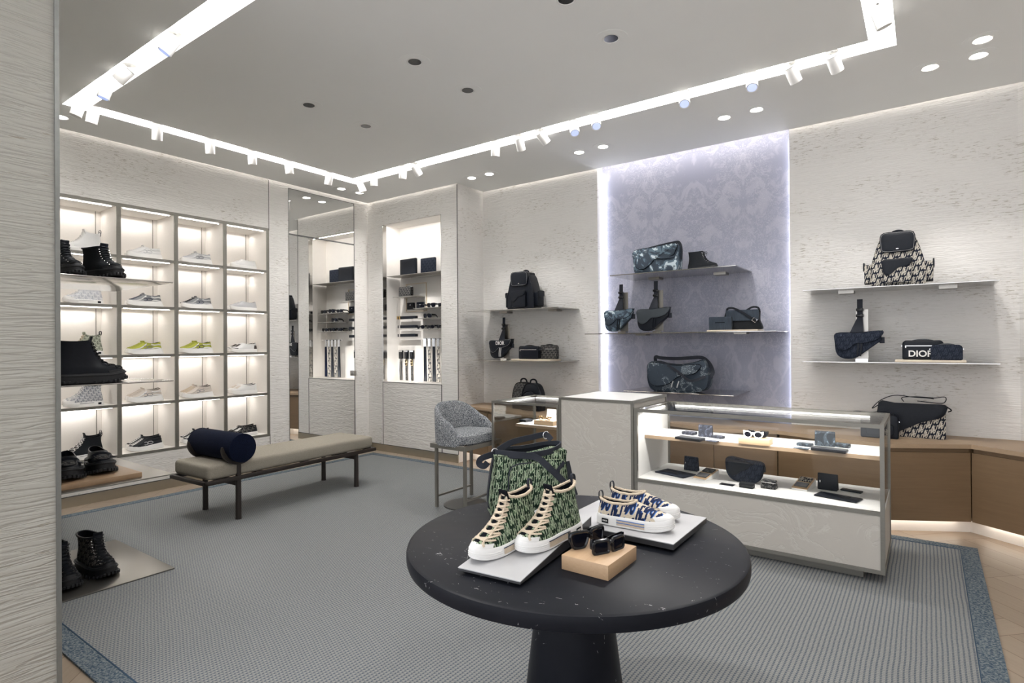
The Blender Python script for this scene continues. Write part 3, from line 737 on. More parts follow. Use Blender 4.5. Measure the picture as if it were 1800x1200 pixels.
# ------------------------------------------------------------------ bench
rz = math.radians(2.4)
t = thing('bench', 'long low bench with dark wood frame and beige boucle seat pad', 'bench', (-5.04, 2.30, .0105), rz)
b = NB()
for x in (-.285, .255): box(b, x, x+.03, 0, 1.86, .335, .372, None, .008)
for y in (0, 1.83): box(b, -.285, .285, y, y+.03, .335, .372, None, .008)
for y in (.5, 1.0, 1.45): box(b, -.26, .26, y, y+.06, .345, .362)
ob('frame', b, M_WENGE, t)
b = NB()
for y in (.30, 1.60): box(b, -.26, .26, y-.018, y+.018, .285, .337, None, .004)
ob('cross_rail', b, M_WENGE, t)
for y in (.30, 1.60):
    for x in (-.262, .262):
        b = NB(); lathe(b, [(.0, .0), (.026, .0), (.024, .02), (.022, .345 if y > 1 else .495)], 20); ob('leg', b, M_WENGE, t, (x, y, 0))
for x in (-.268, .268):                              # cradles for the bolster
    b = NB(); arc = [(x, .30+.146*math.cos(a), .632+.146*math.sin(a)) for a in [PI*1.0+PI*1.0*i/16 for i in range(17)]]
    sweep(b, arc, [(-.019, -.018), (.019, -.018), (.019, .018), (-.019, .018)], up=(1, 0, 0), scale=lambda f: .35+.65*math.sin(PI*f)**.5)
    ob('cradle', b, M_WENGE, t)
b = NB(); box(b, -.272, .272, .03, 1.83, .373, .496, None, .032, 4); ob('seat_cushion', b, M_CUSH, t)
t2 = thing('bolster_cushion', 'round navy bolster cushion cradled on the near end of the bench', 'cushion', (-5.04, 2.30, 0), rz)
b = NB(); Mx = Matrix.Translation((-.335, .30, .622)) @ Matrix.Rotation(PI/2, 4, 'Y')
lathe(b, [(0, 0), (.112, 0), (.119, .003), (.1205, .010), (.1205, .66), (.119, .667), (.112, .67), (0, .67)], 48, Mx); ob('bolster_body', b, M_NAVY, t2)
b = NB()
for q in (.003, .667): tube(b, [(-.335+q, .30+.1195*math.cos(a), .622+.1195*math.sin(a)) for a in [2*PI*i/48 for i in range(48)]], .0025, 6, True)
ob('piping', b, M_NAVY, t2)

# ------------------------------------------------------------------ bar stool
t = thing('bar_stool', 'grey boucle bar stool with low curved back and slim metal legs', 'stool', (-3.46, 4.06, .0105), 0)
sx, sy = .205, .27
b = NB()
lathe(b, [(.0, .0), (.20, .0), (.20, .010), (0, .010)], 40, Matrix.Translation((.0, -.02, 0)))
ob('base_disc', b, M_TRIM, t)
b = NB()
for x in (-sx+.0, sx-.03):
    box(b, x, x+.03, -sy, sy, .548, .586)
for y in (-sy, sy-.03): box(b, -sx+.03, sx-.03, y, y+.03, .548, .586)
ob('seat_rail', b, M_BRONZE, t, smooth=0)
for x in (-sx+.045, sx-.028):
    for y in (-sy+.012, sy-.04): bx('leg', M_BRONZE, t, x, x+.024, y, y+.024, .010, .549)
for x in (-sx+.048, sx-.024): bx('footrest', M_BRONZE, t, x, x+.016, -sy+.03, sy-.04, .10, .116)
def ssq(ax, ay, z, n=40, e=3.2, ox=0):
    return [(ox+ax*abs(math.cos(a))**(2/e)*(1 if math.cos(a) > 0 else -1), ay*abs(math.sin(a))**(2/e)*(1 if math.sin(a) > 0 else -1), z) for a in [2*PI*i/n for i in range(n)]]
b = NB(); rings(b, [ssq(sx-.01, sy-.01, .586), ssq(sx+.004, sy+.002, .60), ssq(sx+.010, sy+.004, .64), ssq(sx+.004, sy, .668), ssq(sx-.025, sy-.03, .686), ssq(sx-.09, sy-.11, .692)]); ob('seat', b, M_TWEED, t)
b = NB(); rs = []                                    # wrap-round back shell, low at the arms and high behind
N = 28
for i in range(N+1):
    f = i/N; a = math.radians(-118 + 236*f) + PI      # from one arm round the back (-X) to the other
    hgt = .60+.33*min(1, max(0, math.sin(PI*min(1, max(0, (f-.0)/1.0))))**.62); hgt = .615+(hgt-.60)
    ca, sa = math.cos(a), math.sin(a); e = 3.0
    px = (sx+.02)*abs(ca)**(2/e)*(1 if ca > 0 else -1); py = (sy+.012)*abs(sa)**(2/e)*(1 if sa > 0 else -1)
    lean = -.03*max(0, -ca)
    d = Vector((-px/abs(sx), -py/abs(sy), 0)).normalized()*.055
    sec = []
    for q, (dz, dd) in enumerate(((0, 0), (.5, 0), (.93, .05), (1, .35), (1, .65), (.93, .95), (.5, 1), (0, 1))):
        z = .575+(hgt-.575)*dz
        sec.append((px+d.x*dd+lean*dz, py+d.y*dd, z))
    rs.append(sec)
rings(b, rs); ob('backrest', b, M_TWEED, t, smooth=60)
# ------------------------------------------------------------------ footwear (toe along +x, heel along -x, sole on z = 0)
def text_mesh(txt, size, ext=.0006, bold=False, align='CENTER'):
    c = bpy.data.curves.new('t', 'FONT'); c.body = txt; c.size = size; c.extrude = ext; c.align_x = align; c.align_y = 'CENTER'
    if bold: c.offset = size*.02
    o = bpy.data.objects.new('t', c); COL.objects.link(o); bpy.context.view_layer.update()
    me = bpy.data.meshes.new_from_object(o.evaluated_get(bpy.context.evaluated_depsgraph_get()))
    bpy.data.objects.remove(o); bpy.data.curves.remove(c); b = NB(); b.from_mesh(me); bpy.data.meshes.remove(me); return b
class Last:
    P = 2.35
    def __init__(s, lv): s.lv = lv
    def at(s, z):
        lv = s.lv
        if z <= lv[0][0]: return lv[0][1:]
        for a, b in zip(lv, lv[1:]):
            if z <= b[0]:
                t = (z-a[0])/(b[0]-a[0]); return tuple(p+(q-p)*t for p, q in zip(a[1:], b[1:]))
        return lv[-1][1:]
    @staticmethod
    def wm(x):
        t = min(1, max(0, (x+.145)/.29)); k = min(1, max(0, (t-.38)/.34)); k = k*k*(3-2*k)
        return .80 - .05*math.sin(PI*min(1, t/.6)) + .20*k
    def pt(s, u, z, off=0, dz=0):
        xb, xf, w_ = s.at(z); c = (xb+xf)/2; a = (xf-xb)/2+off; cu, su = math.cos(u), math.sin(u); e = 2/s.P
        x = c+a*abs(cu)**e*(1 if cu >= 0 else -1); y = (w_*s.wm(x)+off)*abs(su)**e*(1 if su >= 0 else -1)
        return Vector((x, y, z+dz))
    def hw(s, x, z):
        xb, xf, w_ = s.at(z); c = (xb+xf)/2; a = (xf-xb)/2; q = min(1, abs(x-c)/a)
        return w_*s.wm(x)*(1-q**s.P)**(1/s.P)
def spring(x, k=.012): return k*max(0, (x-.07)/.08)**2
LASTS = {
 'hightop': Last([(.030, -.147, .148, .047), (.042, -.147, .146, .047), (.054, -.145, .136, .046), (.064, -.143, .118, .045), (.076, -.141, .092, .043), (.090, -.138, .068, .041), (.108, -.134, .044, .038), (.130, -.130, .024, .036), (.155, -.128, .008, .036), (.182, -.130, -.004, .037)]),
 'runner': Last([(.030, -.150, .150, .046), (.042, -.149, .148, .046), (.052, -.147, .138, .045), (.060, -.145, .120, .044), (.070, -.143, .098, .042), (.082, -.140, .074, .039), (.094, -.137, .048, .037), (.104, -.135, .030, .036), (.112, -.136, .018, .036)]),
 'low': Last([(.028, -.147, .148, .047), (.040, -.147, .146, .047), (.050, -.145, .134, .046), (.058, -.143, .116, .045), (.068, -.141, .094, .043), (.080, -.138, .066, .040), (.090, -.136, .044, .039), (.098, -.136, .030, .039)]),
 'slipon': Last([(.032, -.146, .148, .047), (.044, -.146, .146, .047), (.054, -.144, .135, .046), (.062, -.142, .117, .045), (.070, -.140, .092, .043), (.079, -.138, .062, .040), (.088, -.136, .032, .037), (.095, -.135, .010, .035)]),
 'ankle': Last([(.016, -.147, .150, .046), (.030, -.147, .148, .046), (.044, -.145, .140, .045), (.056, -.142, .118, .043), (.070, -.138, .084, .041), (.090, -.134, .052, .039), (.120, -.132, .030, .040), (.150, -.134, .018, .042), (.180, -.138, .010, .044)]),
 'boot': Last([(.040, -.147, .150, .048), (.054, -.147, .148, .048), (.068, -.145, .138, .047), (.080, -.142, .118, .046), (.092, -.138, .088, .043), (.108, -.134, .062, .041), (.130, -.130, .044, .041), (.160, -.129, .030, .043), (.190, -.132, .020, .046), (.215, -.136, .012, .050)]),
 'hiker': Last([(.040, -.147, .148, .050), (.054, -.147, .147, .050), (.068, -.145, .138, .049), (.080, -.142, .120, .047), (.094, -.138, .088, .044), (.112, -.134, .060, .043), (.134, -.130, .044, .046), (.158, -.130, .034, .048), (.180, -.134, .028, .050)]),
 'loafer': Last([(.042, -.145, .148, .050), (.054, -.145, .147, .050), (.064, -.143, .138, .049), (.072, -.142, .122, .047), (.080, -.141, .098, .045), (.088, -.139, .070, .043), (.096, -.138, .050, .042)]),
}
def skin(L, zs, nn=36, off=0, u0=None, u1=None, dzf=None):
    us = [2*PI*i/nn for i in range(nn)] if u0 is None else [u0+(u1-u0)*i/nn for i in range(nn+1)]
    rs = []
    for z in zs:
        r = []
        for u in us:
            p = L.pt(u, z, off(z) if callable(off) else off); p.z += spring(p.x)
            if dzf: p.z += dzf(u, z)
            r.append(p)
        rs.append(r)
    return rs
def patch(b, L, u0, u1, z0, z1, off=.0012, th=.0012, nu=14, nz=5, dzf=None):
    """a thin solid patch following the surface"""
    zs = [z0+(z1-z0)*i/nz for i in range(nz+1)]
    A = skin(L, zs, nu, off, u0, u1, dzf); B = skin(L, zs, nu, off-th-.002, u0, u1, dzf)
    rs = [a + list(reversed(c)) for a, c in zip(A, B)]
    rings(b, rs)
def sidecurve(b, L, pts, r, side, off=.001, flatk=1, closed=False):
    P = []
    for x, z in pts:
        P.append(Vector((x, side*(L.hw(x, z)+off), z+spring(x))))
    sweep(b, P, [(r*math.cos(a), r*.45*math.sin(a)) for a in [2*PI*i/6 for i in range(6)]], closed, up=(0, side, 0))
def shoe(style, M_, label, loc=(0, 0, 0), rot=0, cat='shoe', group=None, extra=()):
    """M_: upper, sole, laces, trim, cap, lining, accent"""
    L = LASTS[style]; t = thing(cat.replace(' ', '_'), label, cat, loc, rot, group)
    zs0, ztop = L.lv[0][0], L.lv[-1][0]; N = 40; g = M_.get; up = M_['upper']; lin = g('lining', M_LIN)
    # sole
    b = NB(); S = {'hightop': (.006, .004, .030), 'slipon': (.006, .004, .032), 'runner': (.009, .004, .034), 'low': (.006, .004, .028), 'ankle': (.004, .003, .016), 'boot': (.010, .008, .040), 'hiker': (.011, .009, .040), 'loafer': (.011, .009, .042)}[style]
    prof = [(0, S[0]-.004), (.003, S[0]), (S[2]*.5, S[0]*.9), (S[2]*.8, S[1]+.001), (S[2]+.004, S[1]), (S[2]+.008, S[1]-.002)]
    rs = []
    base = Last([(0,)+L.lv[0][1:]])
    for z, of in prof:
        r = []
        for i in range(N):
            p = base.pt(2*PI*i/N, 0, of)
            lift = spring(p.x, .014)*(1 if z > 0 else 1.0)
            heel = 0
            if style == 'runner': heel = .010*max(0, min(1, (-p.x-.02)/.10)) if z > .02 else 0
            p.z = z+lift+heel
            if style == 'runner' and z < .02: p.x -= .006*(p.x < -.1)
            r.append(p)
        rs.append(r)
    rings(b, rs)
    if style in ('boot', 'hiker', 'loafer'):         # lug blocks under the welt
        for i in range(34):
            u = 2*PI*i/34; p = base.pt(u, 0, S[0]+.001)
            if -.05 < p.x < .005: continue
            q = base.pt(u+.02, 0, S[0]+.001); a = math.atan2(q.y-p.y, q.x-p.x)
            Mx = Matrix.Translation((p.x, p.y, .010+spring(p.x, .014))) @ Matrix.Rotation(a, 4, 'Z'); box(b, -.0055, .0055, -.010, -.0004, -.0095, .004, Mx, .0015, 1)
    ob('sole', b, M_['sole'], t)
    if style in ('boot', 'hiker', 'loafer'):
        b = NB(); rs = [[base.pt(2*PI*i/N, 0, of)+Vector((0, 0, z+spring(base.pt(2*PI*i/N, 0).x, .014))) for i in range(N)] for z, of in ((S[2]-.004, S[0]+.002), (S[2]-.001, S[0]+.004), (S[2]+.003, S[0]+.003), (S[2]+.004, 0))]
        rings(b, rs); ob('welt', b, g('welt', M_['sole']), t)
    # upper
    A = {'hightop': .012, 'runner': .012, 'low': .010, 'slipon': .010, 'ankle': .004, 'boot': .006, 'hiker': .006, 'loafer': .008}[style]
    zlo = ztop-.05 if style not in ('slipon', 'loafer') else ztop-.03
    def dzf(u, z):                                   # the topline rises at heel and tongue and dips at the ankle
        k = max(0, (z-zlo)/(ztop-zlo)); return A*k*(math.cos(2*u)*.6 - .2)
    zs = [zs0-.004] + [l[0] for l in L.lv]
    dense = []
    for a, c in zip(zs, zs[1:]): dense += [a, (a+c)/2]
    dense.append(zs[-1])
    b = NB(); rings(b, skin(L, dense, N, 0, dzf=dzf), True, False)
    r1 = skin(L, [ztop], N, -.004, dzf=dzf)[0]; r0 = skin(L, [ztop], N, 0, dzf=dzf)[0]
    rings(b, [r0, r1], False, False); ob('upper', b, up, t, smooth=50)
    b = NB(); r2 = [p+Vector((0, 0, -.035)) for p in skin(L, [ztop], N, -.008)[0]]
    rings(b, [r1, r2], False, True); ob('lining', b, lin, t)
    has_lace = style not in ('slipon', 'loafer')
    if has_lace:
        z0, z1 = (.062, ztop-.012) if style != 'runner' else (.056, ztop-.008)
        u0 = .50 if 'fray' not in extra else .95; nl = g('rows', 6)
        # facing gap / tongue
        b = NB(); zz = [z0-.004+(ztop-z0+.004)*i/8 for i in range(9)]
        patch(b, L, -.20, .20, z0-.004, ztop, .0012, .001, 6, 8, dzf)
        ob('tongue', b, g('tongue', up), t)
        if style in ('hightop', 'boot', 'hiker', 'runner'):
            b = NB(); px = L.at(ztop)[1]
            Mx = Matrix.Translation((px-.003, 0, ztop+.004)) @ Matrix.Rotation(.28, 4, 'Y')
            box(b, -.004, .005, -.022, .022, -.03, .020 if style != 'runner' else .012, Mx, .004, 2); ob('tongue_top', b, g('tongue', up), t)
        b = NB(); lw = g('lw', .0034)
        for i in range(nl):
            za = z0+(z1-z0)*i/(nl-.4); zb = za+(z1-z0)/(nl-.4)*.80
            for sgn in (1, -1):
                P = []
                for j in range(9):
                    f = j/8; u = sgn*(-u0+2*u0*f)*(1.0-.25*(i/nl)); z = za+(zb-za)*f; q = L.pt(u, z, .0035+.0022*math.sin(PI*f)+(.0015 if sgn > 0 else 0)); q.z += spring(q.x)+dzf(u, z); P.append(q)
                C = Vector((L.at(zb)[0]*.3, 0, zs0))
                sweep(b, P, [(-lw, -.0008), (lw, -.0008), (lw, .0010), (-lw, .0010)], up=(.6, 0, .8))
        ob('laces', b, M_['laces'], t)
        if 'bow' in extra:
            b = NB(); q = L.pt(0, z1, .008)
            for s_ in (-1, 1):
                tube(b, catmull([q, q+Vector((.012, s_*.022, .010)), q+Vector((.016, s_*.035, -.004)), q+Vector((.006, s_*.012, -.006))], 4), .002, 6)
                tube(b, catmull([q, q+Vector((.015, s_*.016, -.010)), q+Vector((.016, s_*.024, -.034))], 4), .002, 6)
            ob('lace_bow', b, M_['laces'], t)
        if style in ('hightop',) and 'fray' in extra:  # frayed cream edges of the lace facing
            b = NB()
            for s_ in (-1, 1):
                P = []
                for j in range(26):
                    z = .046+(ztop-.046)*j/25; q = L.pt(s_*(.46 if z > .06 else .46+(.06-z)*14), z, .003); q.z += spring(q.x)+dzf(0, z)+random.uniform(-.0012, .0012); q.x += random.uniform(-.001, .001); P.append(q)
                tube(b, P, .0042, 6)
                for q in P[1:-1]:
                    for k in range(2): tube(b, [q, q+Vector((random.uniform(0, .006), s_*random.uniform(-.006, .004), random.uniform(0, .006)))], .0007, 3)
            ob('frayed_facing', b, g('trim'), t)
    if 'fray' in extra:                              # frayed collar roll
        b = NB(); r = skin(L, [ztop], 44, -.001, dzf=dzf)[0]
        r = [p+Vector((random.uniform(-.0008, .0008), random.uniform(-.0008, .0008), random.uniform(0, .0016))) for p in r]
        tube(b, r, .0052, 7, True)
        for p in r:
            for k in range(3):
                d = Vector((random.uniform(-1, 1), random.uniform(-1, 1), random.uniform(-.3, 1))).normalized()*.008; tube(b, [p, p+d], .0008, 3)
        ob('frayed_collar', b, g('trim'), t)
    if g('cap'):
        b = NB(); zc_ = g('capz', .058); patch(b, L, -.98, .98, zs0, zc_, .0022, .001, 24, 6); 
        # close the cap over the toe
        top = skin(L, [zc_], 24, .0022, -.98, .98)[0]; m = [Vector((p.x-.012 if abs(p.y) < .03 else p.x, p.y*.8, p.z+.0035)) for p in top]
        rings(b, [top, m], False, False, False); ob('toe_cap', b, M_['cap'], t, smooth=60)
    if style in ('hightop', 'slipon'):               # bumper, side stripes, heel label
        b = NB()
        for k in range(3):
            r = [base.pt(-1.25+2.5*i/30, 0, .0068-.0004*k)+Vector((0, 0, .010+.0065*k+spring(base.pt(-1.25+2.5*i/30, 0).x, .014))) for i in range(31)]
            tube(b, r, .0012, 5)
        ob('toe_bumper', b, M_['sole'], t)
        if g('accent'):
            for s_ in (-1, 1):
                b = NB(); A_ = base
                for zc_, hh, mm in ((.018, .010, 'band'),):
                    r = [base.pt(s_*(1.30+.62*i/10), 0, .0064)+Vector((0, 0, 0)) for i in range(11)]
                    rings(b, [[p+Vector((0, 0, .008)) for p in r], [p+Vector((0, 0, .028)) for p in r]], False, False, False)
                ob('side_band', b, g('trim'), t)
                b = NB()
                for zc_ in ((.0285, .018) if style == 'slipon' else (.0295,)):
                    tube(b, [p+Vector((0, s_*.0004, zc_)) for p in r], .0017, 5)
                ob('side_stripe', b, M_['accent'], t)
                x0 = -.108; e_ = .014; yb_ = base.hw(x0, 0)+.0078; ta = math.atan2(s_*(base.hw(x0+e_, 0)-base.hw(x0-e_, 0)), 2*e_)
                b = NB(); box(b, -.014, .014, -.001, .001, -.0085, .0085, Matrix.Translation((x0, s_*yb_, .019)) @ Matrix.Rotation(ta, 4, 'Z'), .0006, 1); o_ = ob('heel_label', b, M_LIN, t)
                if 'word' in extra:
                    b = text_mesh('DIOR', .0085, .0004, True); Mt = Matrix.Translation((x0, s_*(yb_+.0014), .019)) @ Matrix.Rotation(ta, 4, 'Z') @ (Matrix.Rotation(PI, 4, 'Z') if s_ > 0 else Matrix.Identity(4)) @ Matrix.Rotation(PI/2, 4, 'X')
                    bmesh.ops.transform(b, matrix=Mt, verts=b.verts); ob('lettering', b, M_WHITE, o_)
    if g('loop'):
        b = NB(); hx = L.at(ztop)[0]; 
        P = [Vector((hx-.001, 0, ztop-.015+A*.4)), Vector((hx-.007, 0, ztop+.006)), Vector((hx-.006, 0, ztop+.026)), Vector((hx+.004, 0, ztop+.031)), Vector((hx+.009, 0, ztop+.016)), Vector((hx+.006, 0, ztop-.004))]
        sweep(b, catmull(P, 5), flat(.011, .0022), up=(1, 0, 0)); ob('heel_loop', b, M_['loop'], t)
    if style == 'runner':
        for s_ in (-1, 1):
            if g('overlay'):
                b = NB(); 
                for pts in ([(.125, .040), (.08, .050), (.05, .062), (.02, .082), (.0, .098)], [(-.135, .052), (-.10, .058), (-.06, .056), (-.01, .046), (.04, .044), (.09, .040)], [(-.138, .085), (-.11, .090), (-.07, .084), (-.04, .092)]):
                    sidecurve(b, L, [(p.x, p.y) for p in catmull([(x, z, 0) for x, z in pts], 4)], .0058, s_, .0006)
                ob('side_overlay', b, M_['overlay'], t)
            b = NB()
            C_ = [(.020+.020*math.cos(a), .064+.013*math.sin(a)) for a in [math.radians(50+260*i/18) for i in range(19)]]
            D_ = [(-.062, .054), (-.020, .053), (-.012, .062), (-.022, .076), (-.050, .078)]
            if s_ < 0: pass
            sidecurve(b, L, [(x-.004, z) for x, z in C_], .0030, s_, .0022)
            sidecurve(b, L, [(-x*1-.030+.0, z) for x, z in [(-.032, .056), (.012, .056), (.022, .066), (.008, .077), (-.020, .078), (-.032, .056)]], .0030, s_, .0022)
            ob('side_logo', b, g('accent', M_GREYTRIM), t)
        if g('toe'):
            b = NB(); patch(b, L, -.7, .7, zs0-.003, .042, .0016, .001, 16, 3); ob('toe_guard', b, M_['toe'], t)
    if style == 'low' and g('overlay'):
        b = NB(); patch(b, L, -.95, .95, zs0, .046, .0014, .001, 20, 3); patch(b, L, PI-.9, PI+.9, zs0, .075, .0014, .001, 20, 4); ob('overlay', b, M_['overlay'], t)
    if style in ('hiker', 'boot', 'ankle'):
        if g('hooks'):
            b = NB(); rows = 8
            for i in range(rows):
                z = .07+(ztop-.016-.07)*i/(rows-1)
                for s_ in (-1, 1):
                    q = L.pt(s_*(.60-.10*i/rows), z, .005); q.z += spring(q.x); r = .0044 if i > 4 else .0028
                    lathe(b, [(0, -r), (r*.8, -r*.6), (r, 0), (r*.8, r*.6), (0, r)], 8, Matrix.Translation(q))
            ob('lace_hooks', b, M_['hooks'], t)
        b = NB(); r = skin(L, [ztop], 30, .001, dzf=dzf)[0]; tube(b, r, .005 if style == 'hiker' else .003, 8, True); ob('collar', b, g('collar', M_BLK), t)
        b = NB(); patch(b, L, -1.05, 1.05, zs0, .062, .0022, .001, 26, 4); ob('toe_rand', b, g('rand', M_RUB), t)
    if style == 'loafer':
        b = NB(); patch(b, L, -.60, .60, .064, .086, .0035, .002, 14, 6); ob('vamp_panel', b, M_['vamp'], t)
        b = NB(); P = []
        for j in range(17):
            f = j/16; u = -1.35+2.7*f; z = .088-.030*(2*f-1)**2; q = L.pt(u, z, .006); q.z += spring(q.x); P.append(q)
        sweep(b, P, flat(.022, .003), up=(.5, 0, .85)); ob('vamp_strap', b, up, t)
        b = NB(); P = []
        for j in range(25):
            f = j/24; u = -.68+1.36*f; z = .060+.026*(abs(2*f-1))**2.2; q = L.pt(u, z, .004); q.z += spring(q.x); P.append(q)
        tube(b, P, .0026, 6); ob('apron_seam', b, up, t)
    return t

W = M_WHITE; LW = smat('white_leather', (.74, .735, .72), .5, var=.04, bump=.03); LC = smat('cream_canvas', (.60, .50, .38), .85, var=.2, scale=200, bump=.2)
RB = smat('white_rubber', (.80, .79, .77), .45, var=.02, bump=0); LG = smat('light_grey_mesh', (.50, .50, .51), .8, var=.15, scale=250)
YG = smat('yellow_green_mesh', (.36, .38, .05), .8, var=.25, scale=250); GR = smat('mid_grey_suede', (.22, .225, .235), .8, var=.2, scale=120)
BG = smat('pale_beige_mesh', (.62, .56, .50), .8, var=.1, scale=250); NV = smat('navy_shoe_trim', (.02, .03, .06), .6); BLU = smat('mid_blue_stripe', (.06, .16, .42), .6)
DKB = smat('dark_brown_leather', (.035, .025, .024), .5); TAN = smat('gum_rubber', (.50, .33, .18), .6); BKF = smat('black_mesh', (.012, .014, .018), .8, var=.4, scale=250)

# the foreground pair of high-tops on a ramp
rot_r = math.radians(6)
t = thing('shoe_ramp', 'light grey sloping metal ramp carrying the green high-top sneakers', 'display stand', (-1.243, 1.412, .7605), rot_r)
b = NB(); rings(b, [[(x, 0, 0), (x, .575, 0), (x, .575, .056), (x, 0, .008)] for x in (0, .232)]); ob('side_body', b, M_GREYSIDE, t, smooth=0)
b = NB(); rings(b, [[(x, -.0005, .0075), (x, .5755, .0555), (x, .5755, .058), (x, -.0005, .0100)] for x in (-.0005, .2325)]); ob('top_plate', b, M_GREYSTONE, t, smooth=0)
RP = math.atan2(.048, .575)
def on_ramp(x, y):
    """height of the ramp top at a world point"""
    v = Matrix.Rotation(-rot_r, 2) @ Vector((x+1.243, y-1.412)); return .7605+.0100+.0835*v.y
HM = dict(upper=M_OBGREEN, sole=RB, laces=LC, trim=LC, cap=RB, lining=M_LIN, accent=NV, loop=M_WEB, tongue=M_LIN, rows=7, lw=.0042, capz=.052)
def headed(cx_, cy2, ang): return (cx_, cy2, on_ramp(cx_, cy2)+.0015), (0, RP, ang)
l, r = headed(-1.190, 1.605, math.radians(-90-13)); shoe('hightop', HM, 'green monogram high-top sneaker, left one with its toe lower on the ramp', l, r, 'high-top sneaker', 'pair of green high-tops on the table', ('fray', 'word'))
l, r = headed(-1.083, 1.725, math.radians(-90-15)); shoe('hightop', HM, 'green monogram high-top sneaker, right one showing its side stripe', l, r, 'high-top sneaker', 'pair of green high-tops on the table', ('fray', 'word'))
# slip-ons on their slab
t = thing('display_slab', 'flat light grey metal slab under the blue and cream slip-ons', 'display stand', (-1.215, 1.985, .7605), 0)
b = NB(); rings(b, [[(x, 0, 0), (x, .378, 0), (x, .378, .020), (x, 0, .020)] for x in (.0, .482)]); 
ob('side_body', b, M_GREYSIDE, t, smooth=0); bx('top_plate', M_GREYSTONE, t, -.0005, .4825, -.0005, .3785, .0185, .0215)
SM = dict(upper=M_OBBLUE, sole=RB, laces=LC, trim=LC, cap=RB, lining=M_LIN, accent=BLU, loop=M_WEB, capz=.055)
shoe('slipon', SM, 'blue and cream monogram slip-on shoe, nearer of the pair', (-.925, 2.085, .7835), math.radians(9), 'slip-on shoe', 'pair of blue slip-ons on the table', ('fray', 'word'))
shoe('slipon', SM, 'blue and cream monogram slip-on shoe, farther of the pair', (-.955, 2.235, .7835), math.radians(3), 'slip-on shoe', 'pair of blue slip-ons on the table', ('fray', 'word'))

# black boots and loafers on the steel plates
HK = dict(upper=M_BLKM, sole=M_RUB, laces=M_BLKM, hooks=M_CHROME, tongue=M_BLK, rows=8, lw=.0026, collar=M_BLK)
HO = dict(HK, upper=M_OBDARK)
g = 'black lace-up boots on the steel plates'
BT = dict(upper=M_BLK, sole=M_RUB, laces=M_BLKM, tongue=M_BLK, rows=9, lw=.0026, hooks=M_BLKG)
LO = dict(upper=M_BLK, sole=M_RUB, vamp=M_OBDARK, laces=M_BLK)
for st_, mm, nm, x, y, z, an_, sc_, ct, gg in (
    ('hiker', HK, 'black lace-up hiking boot on the top steel plate, half cut by the wall end', -4.31, 1.24, 1.923, 12, 1.12, 'boot', g),
    ('hiker', HK, 'black lace-up hiking boot on the top steel plate, whole one at right', -4.26, 1.43, 1.923, 15, 1.12, 'boot', g),
    ('boot', BT, 'tall black leather combat boot seen from the side, nearer one', -4.22, 1.345, 1.269, 80, 1.22, 'boot', g),
    ('boot', BT, 'tall black leather combat boot mostly hidden behind its twin', -4.42, 1.41, 1.269, 82, 1.22, 'boot', g),
    ('loafer', LO, 'chunky black loafer with patterned vamp, cut by the wall end', -4.40, 1.29, .6795, -14, 1.36, 'loafer', 'pair of black loafers'),
    ('loafer', LO, 'chunky black loafer with patterned vamp, whole one at right on the board', -4.45, 1.475, .6795, -10, 1.36, 'loafer', 'pair of black loafers'),
    ('hiker', HO, 'black patterned hiking boot on the floor plate, half cut by the wall end', -4.40, 1.25, .0195, 0, 1.30, 'boot', g),
    ('hiker', HO, 'black patterned hiking boot on the floor plate, whole one', -4.43, 1.445, .0195, 7, 1.30, 'boot', g)):
    shoe(st_, mm, nm, (x, y, z), math.radians(an_), ct, gg, ()).scale = (sc_,)*3

